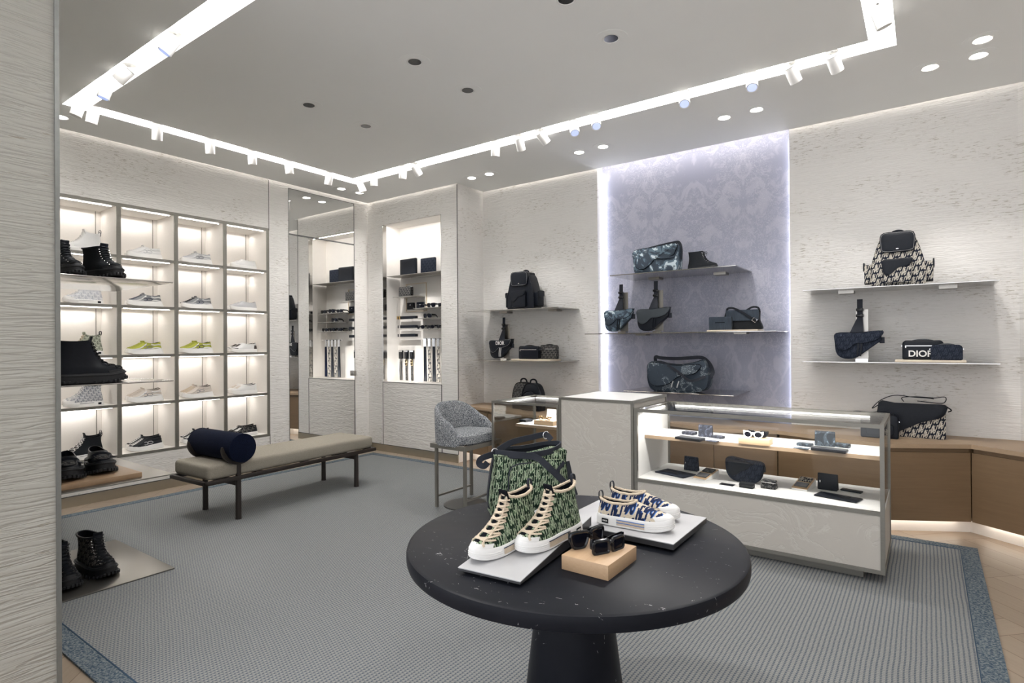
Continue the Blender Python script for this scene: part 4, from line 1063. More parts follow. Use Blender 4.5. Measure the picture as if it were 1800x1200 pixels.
# sneakers in the cubbies, two to a cubby
RU = lambda u, o, a, l, s=RB, toe=None: dict(upper=u, sole=s, laces=l, overlay=o, accent=a, toe=toe, rows=7, lw=.002)
LO_ = lambda u, o, l, s=RB: dict(upper=u, sole=s, laces=l, overlay=o, rows=5, lw=.0024)
HT_ = lambda u, l, a: dict(upper=u, sole=RB, laces=l, trim=RB, cap=RB, accent=a, loop=M_WEB, rows=6, lw=.0026, capz=.052)
CUB = {(4, 0): ('hightop', HT_(LW, LW, LG), 'all-white high-top sneaker'), (4, 1): ('runner', RU(LW, LW, LG, LW, RB, NV), 'white running sneaker with black toe edge'),
       (4, 2): ('runner', RU(LG, LW, GR, LG, RB, NV), 'white and grey running sneaker'), (4, 3): ('low', LO_(LW, LW, LW), 'plain white court sneaker'),
       (3, 0): ('hightop', HT_(M_OBWHITE, LW, LG), 'pale grey patterned high-top sneaker'), (3, 1): ('runner', RU(GR, LW, NV, NV, RB, NV), 'grey and white running sneaker with dark laces'),
       (3, 2): ('runner', RU(GR, LG, NV, BKF, RB, NV), 'dark grey running sneaker with black laces'), (3, 3): ('low', LO_(LG, LG, LG), 'light grey court sneaker'),
       (2, 0): ('hightop', HT_(M_OBWGREEN, LC, LG), 'green and white patterned high-top sneaker'), (2, 1): ('runner', RU(YG, LW, GR, YG, RB, NV), 'yellow-green and white running sneaker'),
       (2, 2): ('runner', RU(YG, LW, NV, YG, RB, NV), 'yellow-green and white running sneaker with dark logo'), (2, 3): ('low', LO_(LW, DKB, DKB), 'dark brown and white court sneaker'),
       (1, 0): ('hightop', HT_(M_OBWNAVY, LW, NV), 'white and navy patterned high-top sneaker'), (1, 1): ('runner', RU(BG, LW, GR, BG, RB, TAN), 'pale beige running sneaker with gum toe'),
       (1, 2): ('runner', RU(BG, BG, GR, LC, RB, TAN), 'cream running sneaker with grey logo'), (1, 3): ('low', LO_(LW, LW, BG), 'white court sneaker with beige laces'),
       (0, 0): ('hightop', HT_(M_BLKM, LW, NV), 'black high-top sneaker with white laces'), (0, 1): ('runner', RU(BKF, M_BLK, LG, LW, RB, None), 'black running sneaker with pale logo and white laces'),
       (0, 2): ('runner', RU(BKF, BKF, LG, LW, RB, None), 'black running sneaker with white laces behind the bolster'), (0, 3): ('low', LO_(M_OBDARK, M_BLK, LW), 'black patterned court sneaker on white sole')}
RN = ('bottom', 'fourth', 'third', 'second', 'top'); CN = ('first', 'second', 'third', 'last')
for (rw, cl), (st, mm, nm) in CUB.items():
    yc = GY[cl+1]-.245; z = GZ[rw]+(.0142 if rw else .0062)
    g = 'sneakers in the lit cubbies'; q = ', %s row, %s cubby' % (RN[rw], CN[cl])
    s1 = shoe(st, mm, nm+', front'+q, (XL-.10, yc-.02, z), -PI/2+math.radians(4), 'sneaker', g, ()); s1.scale = (1.1,)*3
    dup(s1, (XL-.245, yc+.02, z), -PI/2+math.radians(-2), nm+', rear'+q, g)
# ------------------------------------------------------------------ bags (front faces -y, origin under the middle of the bag)
def mir(pts): return pts
def stitch(b, pts, y, r=.0011, closed=False): tube(b, [(x, y, z) for x, z in pts], r, 5, closed)
def cr2(pts, k=5, closed=False): return [(p.x, p.y) for p in catmull([(x, z, 0) for x, z in pts], k, closed)]
def edge(parent, O, y, m=None, r=.0028, seg=None):
    b = NB(); P = O if seg is None else O[seg[0]:seg[1]]; tube(b, [(x, y, z) for x, z in P], r, 6, seg is None); return ob('piping', b, m or M_LIN, parent)
def saddle(loc, rot, label, mb, mf, w_=.31, h=.215, word=None, mirrorstrap=False, group='saddle bags on steel stands', strapH=.30, stitchm=None, rest=.022):
    t = thing('saddle_bag', label, 'bag', loc, rot, group); X = lambda u: (u-.5)*w_; Z = lambda v: v*h+rest
    body = cr2([(X(.02), Z(.99)), (X(.01), Z(.97)), (X(-.03), Z(.60)), (X(.0), Z(.22)), (X(.12), Z(.03)), (X(.30), Z(-.01)), (X(.46), Z(.06)), (X(.66), Z(.30)), (X(.90), Z(.60)), (X(.97), Z(.70)), (X(1.0), Z(1.07)), (X(.985), Z(1.09)), (X(.55), Z(.99))], 5, True)
    b = NB(); pad(b, body, -.035, .03, .010, .004); ob('body', b, mb, t)
    fl = cr2([(X(.01), Z(1.01)), (X(-.03), Z(.72)), (X(.03), Z(.42)), (X(.16), Z(.32)), (X(.30), Z(.42)), (X(.44), Z(.60)), (X(.62), Z(.62)), (X(.86), Z(.72)), (X(.985), Z(.88)), (X(1.0), Z(1.08)), (X(.5), Z(1.02))], 5, True)
    b = NB(); pad(b, fl, -.049, -.036, .004, .003); o = ob('flap', b, mf, t); edge(o, fl, -.043, r=.0034)
    if stitchm:
        b = NB(); stitch(b, [(x*.985, (z-Z(.7))*.97+Z(.7)) for x, z in fl], -.0505, .0009, True); ob('stitching', b, stitchm, o)
    b = NB(); 
    for q in (.50, .57): sweep(b, [(X(q), -.052, Z(.60)), (X(q-.02), -.054, Z(.30)), (X(q-.03), -.050, Z(.10))], flat(.012, .003), up=(0, 1, 0))
    ob('stirrup_tab', b, M_BLK if not stitchm else stitchm, t)
    b = NB(); xs = X(.52); zt = Z(1.0)
    rs = [[(xs-a, y, z), (xs+c, y, z), (xs+c, y+.004, z), (xs-a, y+.004, z)] for a, c, y, z in ((.085, .03, .0, zt-.02), (.03, .022, .012, zt+.11), (.021, .021, .016, zt+.13), (.021, .021, .022, zt+strapH))]
    rings(b, rs); ob('strap', b, M_WEB, t, smooth=0)
    b = NB()
    for z in (zt+.150, zt+.20):
        box(b, xs-.028, xs+.028, .004, .022, z-.012, z+.012, None, .004); box(b, xs-.022, xs+.022, -.002, .006, z-.004, z+.004, None, .002)
    ob('buckle', b, M_BLKG, t)
    b = NB(); box(b, X(.95), X(.95)+.035, -.008, .008, Z(.60), Z(.84), None, .003); ob('side_clip', b, M_WEB, t)
    if word:
        b = text_mesh('DIOR', .060, .0006, True); bmesh.ops.transform(b, matrix=Matrix.Translation((X(.52), -.0545, Z(.86))) @ Matrix.Rotation(PI/2, 4, 'X'), verts=b.verts); ob('lettering', b, W, o)
    return t
def steel_stand(loc, rot, label, h=.44):
    t = thing('bag_stand', label, 'display stand', loc, rot, 'steel bag stands')
    bx('back_plate', M_STEELB, t, -.045, .045, .034, .038, 0, h); bx('foot_block', M_CHROME, t, -.045, .045, -.03, .034, 0, .020); return t
SH = {'L2': (1.2902, 5.5), 'C2': (1.5952,), 'R2': (1.3252,)}
YS = 5.68
def sad(x, z, lab, st, *a, **k):
    saddle((x, YS, z), a[3] if len(a) > 3 else 0, lab, *a[:2], **k); steel_stand((x+.03, YS, z), 0, st, k.get('sh', .44) if False else .46)
def sad2(x, z, rot, lab, st, mb, mf, xo=.03, **k):
    saddle((x, YS, z), rot, lab, mb, mf, **k); steel_stand((x+xo, YS+.01, z), 0, st)
sad2(-4.25, 1.2902, math.radians(-6), 'black saddle bag with white lettering on its flap, left wall bay', 'steel stand behind the white-lettered saddle bag', M_BLK, M_BLK, word=1, stitchm=M_STITCH, w_=.34, strapH=.29)
sad2(-2.67, 1.5952, 0, 'blue camouflage saddle bag on the middle shelf of the fabric recess', 'steel stand behind the camouflage saddle bag', M_CAMO, M_CAMO, w_=.31, strapH=.29)
sad2(-2.28, 1.5952, 0, 'plain dark leather saddle bag beside the camouflage one', 'steel stand behind the plain leather saddle bag', M_BLK, smat('slate_leather', (.028, .036, .044), .4, bump=.1, scale=60), w_=.33, strapH=.30)
sad2(-.465, 1.3252, 0, 'navy tonal monogram saddle bag on the lower right wall shelf', 'steel stand behind the navy monogram saddle bag', M_OBNAVY, M_OBNAVY, w_=.33, strapH=.29, xo=.02)

def backpack(loc, rot, label, mb, mf, mp, w_=.40, h=.44, d=.17, grp=None):
    t = thing('backpack', label, 'backpack', loc, rot, grp); q = w_/2
    b = NB(); pad(b, cr2([(-q, .02), (-q*1.02, h*.3), (-q*.92, h*.55), (-q*.70, h*.86), (-q*.5, h*.97), (0, h), (q*.5, h*.97), (q*.70, h*.86), (q*.92, h*.55), (q*1.02, h*.3), (q, .02), (q*.8, 0), (-q*.8, 0)], 4, True), -d/2, d/2, .022, .006); ob('body', b, mb, t)
    b = NB(); pad(b, rrect(-q*.52, q*.52, .03, h*.50, .02), -d/2-.034, -d/2+.002, .012, .004); p = ob('front_pocket', b, mb, t)
    b = NB(); pad(b, cr2([(-q*.54, h*.50), (-q*.54, h*.30), (-q*.42, h*.21), (-q*.22, h*.24), (q*.02, h*.34), (q*.30, h*.37), (q*.50, h*.42), (q*.53, h*.52), (0, h*.515)], 4, True), -d/2-.042, -d/2-.033, .003, .002); ob('pocket_flap', b, mp, p)
    for s_ in (-1, 1):
        b = NB(); pad(b, rrect(-.055, .055, .035, h*.46, .018), -.050, .02, .012, .003, Matrix.Translation((s_*(q*1.0), 0, 0)) @ Matrix.Rotation(s_*PI/2, 4, 'Z')); p = ob('side_pocket', b, mb, t)
        b = NB(); pad(b, rrect(-.060, .060, h*.34, h*.50, .02), -.058, -.048, .004, .002, Matrix.Translation((s_*(q*1.0), 0, 0)) @ Matrix.Rotation(s_*PI/2, 4, 'Z')); ob('pocket_flap', b, mf, p)
    b = NB(); F = cr2([(-q*.60, h*1.0), (-q*.62, h*.72), (-q*.50, h*.66), (0, h*.65), (q*.50, h*.66), (q*.62, h*.72), (q*.60, h*1.0), (0, h*1.03)], 4, True)
    pad(b, F, -d/2-.024, -d/2+.03, .010, .004); o = ob('top_flap', b, mf, t)
    b = NB(); stitch(b, [(x*.94, (z-h*.84)*.92+h*.84) for x, z in F], -d/2-.0245, .0010, True); ob('stitching', b, M_STITCH, o)
    b = NB(); pad(b, rrect(-q*.56, q*.56, h*.90, h*1.02, .02), -d/2-.01, d/2-.01, .012); ob('top_panel', b, mf, t)
    b = NB(); sweep(b, catmull([(-.045, .03, h*.98), (-.038, .03, h*1.06), (0, .03, h*1.09), (.038, .03, h*1.06), (.045, .03, h*.98)], 5), flat(.022, .006), up=(0, 1, 0)); ob('handle', b, mf, t)
    b = NB(); box(b, -.010, .010, -d/2-.030, -d/2-.026, h*.70, h*.715, None, .001); ob('metal_logo', b, M_CHROME, t)
    b = NB()
    for s_ in (-1, 1): sweep(b, catmull([(s_*.06, d/2, h*.93), (s_*.10, d/2+.018, h*.6), (s_*.12, d/2+.014, h*.3), (s_*.13, d/2, h*.06)], 5), flat(.04, .006), up=(0, 1, 0))
    ob('shoulder_strap', b, mf, t); return t
backpack((-3.955, 5.74, 1.9002), math.radians(-4), 'black leather backpack on the upper shelf of the left wall bay', M_BLK, M_BLK, M_BLK, .40, .44, .17)
backpack((-.187, 5.72, 1.9402), 0, 'beige and navy monogram backpack with dark flaps, upper right shelf', M_OBBEIGE, M_BLK, M_BLK, .37, .43, .17)

def camerabag(loc, rot, label, m, w_=.25, h=.15, d=.07, zip_=True, word=False, grp=None, name='camera_bag', tab=True):
    t = thing(name, label, 'bag', loc, rot, grp); q = w_/2
    b = NB(); pad(b, rrect(-q, q, 0, h, .028, 5, (.014, .014, .03, .03)), -d/2, d/2, .012, .003); ob('body', b, m, t)
    if zip_:
        b = NB(); box(b, -q*.86, q*.86, -d/2-.0045, -d/2-.0025, h*.70, h*.735); ob('zipper', b, M_CHROME, t, smooth=0)
        b = NB(); box(b, -q*.86, -q*.80, -d/2-.008, -d/2-.004, h*.60, h*.72, None, .001); ob('zip_pull', b, M_CHROME, t)
    b = NB(); sweep(b, catmull([(-q*.5, 0, h-.004), (-q*.2, 0, h+.004), (q*.2, 0, h+.004), (q*.5, 0, h-.004)], 4), flat(.012, .004), up=(0, 1, 0)); ob('top_zip', b, M_BLKG, t)
    if tab:
        b = NB()
        for s_ in (-1, 1): lathe(b, [(0, -.004), (.006, -.003), (.006, .003), (0, .004)], 12, Matrix.Translation((s_*(q+.002), 0, h*.70)) @ Matrix.Rotation(PI/2, 4, 'X'))
        ob('strap_ring', b, M_CHROME, t)
    if word:
        b = text_mesh('DIOR', h*.44, .0005, True); bmesh.ops.transform(b, matrix=Matrix.Translation((-q*.10, -d/2-.0045, h*.30)) @ Matrix.Rotation(PI/2, 4, 'X') @ Matrix.Scale(-1, 4, (0, 0, 1)) , verts=b.verts); ob('lettering', b, W, t)
    return t
def board(x0, x1, y0, y1, z, lab, m=None, h=.018): 
    o = bx('wooden_board', m or M_PALEWOOD, None, x0, x1, y0, y1, z, z+h, .001); return tag(o, lab, 'board')
z = 1.2903; board(-4.02, -3.47, 5.54, 5.78, z, 'pale wood board under two small black bags, left wall bay')
camerabag((-3.80, 5.62, z+.0183), 0, 'small black leather camera bag with zip on the left pale board', M_BLK, .27, .155)
camerabag((-3.575, 5.70, z+.0183), 0, 'small patterned camera bag right of the plain black one', M_OBDARK, .22, .165, grp=None)
z = 1.3253; board(-.205, .245, 5.53, 5.76, z, 'pale wood board under two small bags, right wall bay')
camerabag((-.025, 5.67, z+.0183), 0, 'black camera bag with white lettering on the right pale board', M_BLK, .27, .155, word=True)
camerabag((.125, 5.585, z+.0183), 0, 'navy tonal monogram pouch before the white-lettered bag', M_OBNAVY, .20, .120, .05, zip_=False)
z = 1.5953; board(-1.70, -1.24, 5.53, 5.78, z, 'pale wood board under the ribbed clutch, fabric recess', h=.014)
# ribbed clutch and messenger
t = thing('clutch_bag', 'small dark ribbed denim clutch with a slot handle', 'bag', (-1.59, 5.60, z+.0143), 0)
b = NB(); pad(b, rrect(-.105, .105, 0, .125, .010), -.02, .02, .006, .002); ob('body', b, M_RIBDEN, t)
b = NB(); box(b, -.045, .045, -.0235, -.0215, .068, .074, None, .0008); ob('slot', b, M_LIN, t)
b = NB()
for x in (-.065, .065): lathe(b, [(0, -.002), (.003, 0), (0, .002)], 8, Matrix.Translation((x, -.023, .05)))
ob('stud', b, M_CHROME, t)
t = thing('messenger_bag', 'dark ribbed messenger bag with belt strap and silver buckle', 'bag', (-1.405, 5.70, z+.0143), 0)
b = NB(); pad(b, cr2([(-.155, 0), (-.155, .18), (-.12, .185), (.12, .185), (.145, .18), (.145, .09), (.165, .04), (.14, 0)], 3, True), -.035, .035, .008, .002); ob('body', b, M_BLKM, t)
b = NB(); pad(b, rrect(-.15, .145, .085, .188, .012), -.046, -.036, .004, .001); ob('flap', b, M_RIBDEN, t)
b = NB(); sweep(b, catmull([(-.150, 0, .17), (-.14, -.02, .205), (-.08, -.045, .205), (-.01, -.052, .170), (.05, -.054, .13), (.11, -.054, .09)], 5), flat(.020, .004), up=(0, 1, 0))
sweep(b, catmull([(.03, 0, .185), (.08, 0, .212), (.13, 0, .205), (.145, 0, .16)], 5), flat(.018, .004), up=(0, 1, 0)); ob('strap', b, M_BLK, t)
b = NB(); Mx = Matrix.Translation((.112, -.060, .088)) @ Matrix.Rotation(math.radians(38), 4, 'Y'); tube(b, [Mx @ Vector(p) for p in ((-.018, 0, -.016), (.018, 0, -.016), (.018, 0, .016), (-.018, 0, .016))], .0028, 6, True); ob('buckle', b, M_CHROME, t)

# camouflage messenger and ankle boot on the top shelf of the recess
t = thing('messenger_bag', 'large blue camouflage shoulder bag with curved flap on the top shelf', 'bag', (-2.235, 5.68, 2.2052), math.radians(-3))
B_ = cr2([(-.235, .24), (-.25, .12), (-.235, .02), (-.20, 0), (0, 0), (.19, 0), (.235, .04), (.24, .15), (.225, .27), (.1, .265), (-.1, .245)], 4, True)
b = NB(); pad(b, B_, -.065, .065, .022, .006); ob('body', b, M_CAMO, t)
b = NB(); F_c = cr2([(-.232, .245), (-.235, .14), (-.20, .065), (-.13, .05), (-.06, .09), (.0, .14), (.08, .15), (.18, .16), (.215, .20), (.22, .275), (0, .262)], 4, True); pad(b, F_c, -.085, -.068, .006, .003); o = ob('flap', b, M_CAMO, t); edge(o, F_c, -.077, r=.005)
b = NB(); sweep(b, catmull([(-.22, 0, .24), (-.16, .02, .262), (.0, .02, .285), (.17, .01, .300), (.225, 0, .29), (.245, 0, .22), (.245, -.01, .12)], 5), flat(.030, .005), up=(0, 1, 0)); ob('shoulder_strap', b, M_WEB, t)
b = NB(); sweep(b, [(-.09, -.088, .235), (.0, -.092, .16), (.10, -.090, .145), (.20, -.07, .15)], flat(.016, .004), up=(0, 1, 0)); sweep(b, [(.20, -.088, .255), (.02, -.094, .165)], flat(.018, .004), up=(0, 1, 0)); ob('belt_strap', b, M_CAMO, t)
AM = dict(upper=M_BLKM, sole=M_RUB, laces=M_BLKM, tongue=M_BLK, rows=6, lw=.0028, hooks=M_CHROME, rand=M_BLKM)
shoe('ankle', AM, 'black suede ankle boot with lace bow beside the camouflage bag', (-1.78, 5.66, 2.2052), math.radians(-6), 'boot', None, ('bow',))

# big denim saddle bag on the lowest recess shelf
t = thing('shoulder_bag', 'large dark denim shoulder bag with glittering bands and curved flap', 'bag', (-2.02, 5.69, 1.0002), math.radians(-2))
B_ = cr2([(-.27, .30), (-.315, .17), (-.30, .06), (-.24, 0), (-.1, -.0), (.12, 0), (.25, .02), (.305, .09), (.31, .20), (.27, .32), (.18, .30), (0, .272), (-.15, .285)], 4, True)
b = NB(); pad(b, B_, -.085, .085, .030, .010); ob('body', b, M_DENIM, t)
b = NB(); F_c = cr2([(-.27, .29), (-.30, .18), (-.27, .08), (-.19, .055), (-.08, .08), (.0, .14), (.07, .175), (.16, .18), (.22, .22), (.235, .275), (.0, .262)], 4, True); pad(b, F_c, -.112, -.092, .006, .003); o = ob('flap', b, M_DENIM, t); edge(o, F_c, -.102, r=.006)
b = NB(); sweep(b, catmull([(-.26, 0, .29), (-.255, -.01, .345), (-.20, 0, .335), (-.05, .01, .330), (.10, .01, .338), (.20, 0, .345), (.26, 0, .325), (.31, -.005, .27), (.335, -.01, .20), (.31, -.03, .15)], 5), flat(.034, .006), up=(0, 1, 0)); ob('handle', b, M_WEB, t)
b = NB(); sweep(b, catmull([(-.17, -.09, .30), (-.05, -.118, .25), (.06, -.125, .18), (.13, -.124, .125), (.20, -.118, .125), (.29, -.08, .165)], 5), flat(.026, .004), up=(0, 1, 0)); ob('belt_strap', b, M_WEB, t)
b = NB()
for x in (-.035, .025): sweep(b, [(x+.01, -.118, .11), (x, -.121, .08), (x-.012, -.118, .045)], flat(.010, .004), up=(0, 1, 0))
ob('stirrup_tab', b, M_STITCH, t)

# on the oak worktop
def dome(loc, rot, label, m, w_=.27, h=.32, d=.13):
    t = thing('backpack', label, 'backpack', loc, rot, 'small backpacks on the oak worktop'); q = w_/2
    O = cr2([(-q*.96, .02), (-q*1.02, h*.35), (-q*.90, h*.68), (-q*.55, h*.95), (0, h), (q*.55, h*.95), (q*.90, h*.68), (q*1.02, h*.35), (q*.96, .02), (q*.8, 0), (-q*.8, 0)], 4, True)
    b = NB(); pad(b, O, -d/2, d/2, .028, .006); ob('body', b, m, t)
    b = NB(); pad(b, cr2([(-q*.72, .03), (-q*.76, h*.35), (-q*.60, h*.62), (0, h*.72), (q*.60, h*.62), (q*.76, h*.35), (q*.72, .03)], 4, True), -d/2-.03, -d/2, .018, .004); ob('front_pocket', b, m, t)
    b = NB(); sweep(b, catmull([(-.05, .0, h*.97), (-.045, 0, h*1.08), (-.01, 0, h*1.13), (.03, 0, h*1.10), (.05, 0, h*.97)], 5), flat(.018, .006), up=(0, 1, 0)); ob('handle', b, M_BLK, t)
    b = NB(); tube(b, [(x*.99, -d/2+.028, z) for x, z in O[6:-10]], .003, 6); ob('zipper', b, M_BLKG, t); return t
dome((-3.915, 5.66, .7102), math.radians(-5), 'patterned dark small backpack, left of the pair on the worktop', M_OBDARK)
dome((-3.725, 5.585, .7102), math.radians(-5), 'plain black small backpack, right of the pair on the worktop', M_BLK)
t = thing('messenger_bag', 'black messenger bag with a patterned lower corner on the worktop', 'bag', (-.115, 5.72, .7102), 0)
b = NB(); pad(b, rrect(-.21, .235, 0, .27, .02), -.05, .05, .012, .003); ob('body', b, M_OBBEIGE, t)
b = NB(); pad(b, cr2([(-.213, .275), (-.213, .02), (-.16, .01), (-.10, .03), (-.02, .075), (.08, .13), (.17, .16), (.225, .195), (.238, .275), (.1, .279), (-.1, .279)], 3, True), -.066, -.052, .005, .002); ob('flap', b, M_BLK, t)
b = NB(); tube(b, catmull([(-.20, 0, .26), (-.26, -.03, .22), (-.20, -.02, .29), (-.10, 0, .335), (.02, 0, .325), (.12, 0, .322), (.16, -.01, .318)], 6), .0035, 6)
tube(b, catmull([(-.04, 0, .285), (-.05, 0, .318), (.05, 0, .33), (.16, 0, .325), (.23, 0, .335), (.235, -.01, .305), (.20, -.01, .285), (.05, 0, .295)], 6), .0035, 6)
tube(b, catmull([(.225, 0, .27), (.27, -.01, .235), (.25, -.02, .22)], 5), .005, 6); ob('strap', b, M_BLK, t)
t = camerabag((-.315, 5.545, .7102), math.radians(0), 'small black bag with thin strap, before the messenger bag', M_BLK, .26, .19, .08, zip_=False)
b = NB(); pad(b, rrect(-.09, .10, .02, .12, .03), -.058, -.040, .010, .002); ob('front_pocket', b, M_BLK, t)
b = NB(); tube(b, catmull([(-.12, 0, .17), (-.20, -.02, .19), (-.16, -.01, .205), (-.06, 0, .20), (.05, 0, .215), (.12, 0, .16)], 6), .0035, 6); ob('strap', b, M_BLK, t)

# ------------------------------------------------------------------ green tote on the round table
t = thing('shoulder_bag', 'green monogram jacquard shoulder bag with black straps on the round table', 'bag', (-1.44, 2.10, .7503), math.radians(47))
q, h, d = .165, .275, .065
O0 = [(-q*1.02, .03), (-q*1.06, h*.3), (-q*.92, h*.85), (-q*.86, h*.97), (0, h*.93), (q*.92, h*1.03), (q*.98, h*.85), (q*1.04, h*.3), (q*1.0, .03), (q*.85, 0), (-q*.85, 0)]
b = NB(); pad(b, cr2(O0, 4, True), -d, d, .020, .004); ob('body', b, M_OBGREEN, t)
b = NB(); rim = catmull([(-q*.86, 0, h*.97), (-q*.5, -d*.95, h*.94), (0, -d, h*.94), (q*.6, -d*.95, h*.99), (q*.94, 0, h*1.05), (q*.6, d*.95, h*1.02), (0, d, h*.97), (-q*.5, d*.95, h*.96)], 5, True)
sweep(b, [p+Vector((0, 0, .006)) for p in rim], flat(.007, .024), True, up=(0, 0, 1)); ob('rim', b, M_WEB, t)
b = NB(); rings(b, [[p*1.0+Vector((0, 0, .012)) for p in rim], [Vector((p.x*.9, p.y*.8, h*.90)) for p in rim]], False, True); ob('lining', b, M_LIN, t)
b = NB(); F = cr2([(-q*.52, h*.80), (-q*.60, h*.5), (-q*.60, h*.16), (-q*.45, h*.10), (q*.62, h*.10), (q*.80, h*.16), (q*.84, h*.6), (q*.84, h*.86), (q*.5, h*.90), (0, h*.86)], 4, True)
pad(b, F, -d-.035, -d-.004, .010, .004); p = ob('front_pocket', b, M_OBGREEN, t)
b = NB(); tube(b, [(x*1.01, -d-.026, z) for x, z in F[-4:]+F[:24]], .0042, 6); ob('pocket_trim', b, M_WEB, p)
b = NB()
for x, y0 in ((-q*1.02, -.022),): 
    sweep(b, [(-q*.90-.0, -.0, h*.95), (-q*.99, -.0, h*.7), (-q*1.075, -.0, h*.3), (-q*1.05, 0, .03)], flat(.034, .005), up=(1, 0, 0))
ob('side_webbing', b, M_WEB, t)
b = NB(); sweep(b, catmull([(-q*.88, -.01, h*.97), (-q*1.25, -.03, h*.92), (-q*1.32, -.03, h*.84), (-q*1.2, -.035, h*.80), (-q*1.1, -.04, h*.86)], 5), flat(.026, .004), up=(0, 1, 0))
sweep(b, catmull([(-q*.88, .0, h*.98), (-q*.4, .03, h*1.11), (q*.2, .05, h*1.17), (q*.60, .055, h*1.20), (q*.75, .04, h*1.12)], 5), flat(.026, .004), up=(0, 1, 0)); ob('shoulder_strap', b, M_WEB, t)
b = NB(); sweep(b, catmull([(-q*.88, -.02, h*.99), (-q*.4, -d-.012, h*.985), (q*.12, -d-.028, h*.94), (q*.52, -d-.046, h*.74), (q*.92, -d-.046, h*.50), (q*1.12, -d-.03, h*.40)], 5), flat(.028, .004), up=(0, 1, 0))
sweep(b, [(q*.86, -d-.038, h*.86), (q*.62, -d-.044, h*.70)], flat(.014, .004), up=(0, 1, 0))
sweep(b, [(q*1.06, -.02, h*.80), (q*1.14, -.05, h*.45), (q*1.22, -.06, h*.28)], flat(.030, .004), up=(0, 1, 0)); ob('cross_strap', b, M_WEB, t)
b = NB()
for p_ in ((-q*.88, -.01, h*.99), (q*.62, .055, h*1.19)):
    tube(b, [Vector(p_)+Vector((.014*math.cos(a), 0, .017*math.sin(a))) for a in [2*PI*i/14 for i in range(14)]], .0026, 6, True)
ob('metal_ring', b, M_CHROME, t)
# ------------------------------------------------------------------ sunglasses, wallets and belts
def glasses(loc, rot, label, fm=M_BLKG, lm=M_DARKLENS, w_=.145, lh=.045, style='round', fold=False, grp=None, chunky=1.0, cat='sunglasses'):
    """front faces -y; stands on lens rims and temple tips"""
    t = thing('sunglasses', label, cat, loc, rot, grp); k = 6.0; lw_ = w_*.42
    bend = lambda x: k*x*x*.35
    for s_ in (-1, 1):
        cx_ = s_*w_*.265
        if style == 'shield': O = cr2([(cx_-s_*lw_*.52, lh*.62), (cx_-s_*lw_*.30, lh*.10), (cx_, .0), (cx_+s_*lw_*.42, lh*.12), (cx_+s_*lw_*.58, lh*.6), (cx_+s_*lw_*.52, lh*1.0), (cx_, lh*1.06), (cx_-s_*lw_*.5, lh*.98)], 4, True)
        elif style == 'square': O = rrect(cx_-lw_/2, cx_+lw_/2, .0, lh, .010)
        else: O = [(cx_+lw_*.48*math.cos(a), lh*.5+lh*.5*math.sin(a)) for a in [2*PI*i/24 for i in range(24)]]
        P = [Vector((x, bend(x), z)) for x, z in O]
        b = NB(); tube(b, [p+Vector((0, 0, .0)) for p in P], .0026*chunky, 6, True); ob('rim', b, fm, t)
        b = NB(); c = sum(P, Vector())/len(P)
        rings(b, [[c+(p-c)*f+Vector((0, -.0010-.002*(1-f*f), 0)) for p in P] for f in (.98, .7, .35)]+[[c+Vector((0, -.003, 0))+(p-c)*.01 for p in P]], False, True)
        rings(b, [[p+Vector((0, .0008, 0)) for p in [c+(q_-c)*.98 for q_ in P]], [c+Vector((0, .0002, 0))+(p-c)*.01 for p in P]], False, True)
        ob('lens', b, lm, t)
        b = NB(); x = s_*w_*.5; y0 = bend(x); zt = lh*.80; h2 = .0055*chunky*1.3
        if fold: pts = [(x, y0, zt), (x*.97, y0+.012, zt), (x*.4, y0+.016+.004*s_, zt-.006), (-x*.75, y0+.014+.006*s_, zt-.020)]
        else: pts = [(x, y0, zt), (x*1.0, y0+.03, zt), (x*.97, y0+.085, zt-.004), (x*.94, y0+.125, .004)]
        sweep(b, catmull(pts, 5), flat(h2*1.6, .0032) if False else [(-.0017, -h2), (.0017, -h2), (.0017, h2), (-.0017, h2)], up=(0, 0, 1), scale=lambda f: 1-.45*f); ob('temple', b, fm, t)
    b = NB(); sweep(b, catmull([(-w_*.07, bend(w_*.07), lh*.66), (0, 0, lh*.80), (w_*.07, bend(w_*.07), lh*.66)], 5), circ(.0026*chunky, 6)); ob('bridge', b, fm, t)
    return t
def slab(name, cat, label, px, py, z, m, w_, d, h=.012, rot=0, grp=None, parts=True, e=.004, off=0):
    """a flat leather piece lying on the plane z at a photograph pixel (middle of its base)"""
    p = at(px, py, z); t = thing(name, label, cat, (p.x, p.y, z+.0002+off), math.radians(rot), grp)
    bx('body', m, t, -w_/2, w_/2, -d/2, d/2, 0, h, min(e, h*.45))
    if parts:
        b = NB(); box(b, -w_/2-.0008, w_/2+.0008, -d/2-.0008, d/2+.0008, h*.45, h*.55); ob('edge_seam', b, M_BLKG, t, smooth=0)
    return t
def standing(name, label, px, py, z, m, w_, h, rot=0, d=.03, grp=None, logo=True):
    """a wallet standing open like a tent card"""
    p = at(px, py, z); t = thing(name, label, 'wallet', (p.x, p.y, z+.0002), math.radians(rot), grp)
    b = NB(); pad(b, rrect(-w_/2, w_/2, 0, h, .006), -.004, .004, .003, 0, Matrix.Translation((0, -d*.3, 0)) @ Matrix.Rotation(math.radians(-7), 4, 'X')); ob('front_panel', b, m, t)
    b = NB(); pad(b, rrect(-w_/2, w_/2, 0, h*.98, .006), -.004, .004, .003, 0, Matrix.Translation((0, d*.9, 0)) @ Matrix.Rotation(math.radians(9), 4, 'X')); ob('back_panel', b, m, t)
    if logo:
        b = NB(); box(b, -w_*.38, -w_*.34, -d*.3-.0075, -d*.3-.005, h*.45, h*.58); ob('metal_logo', b, M_CHROME, t)
    return t
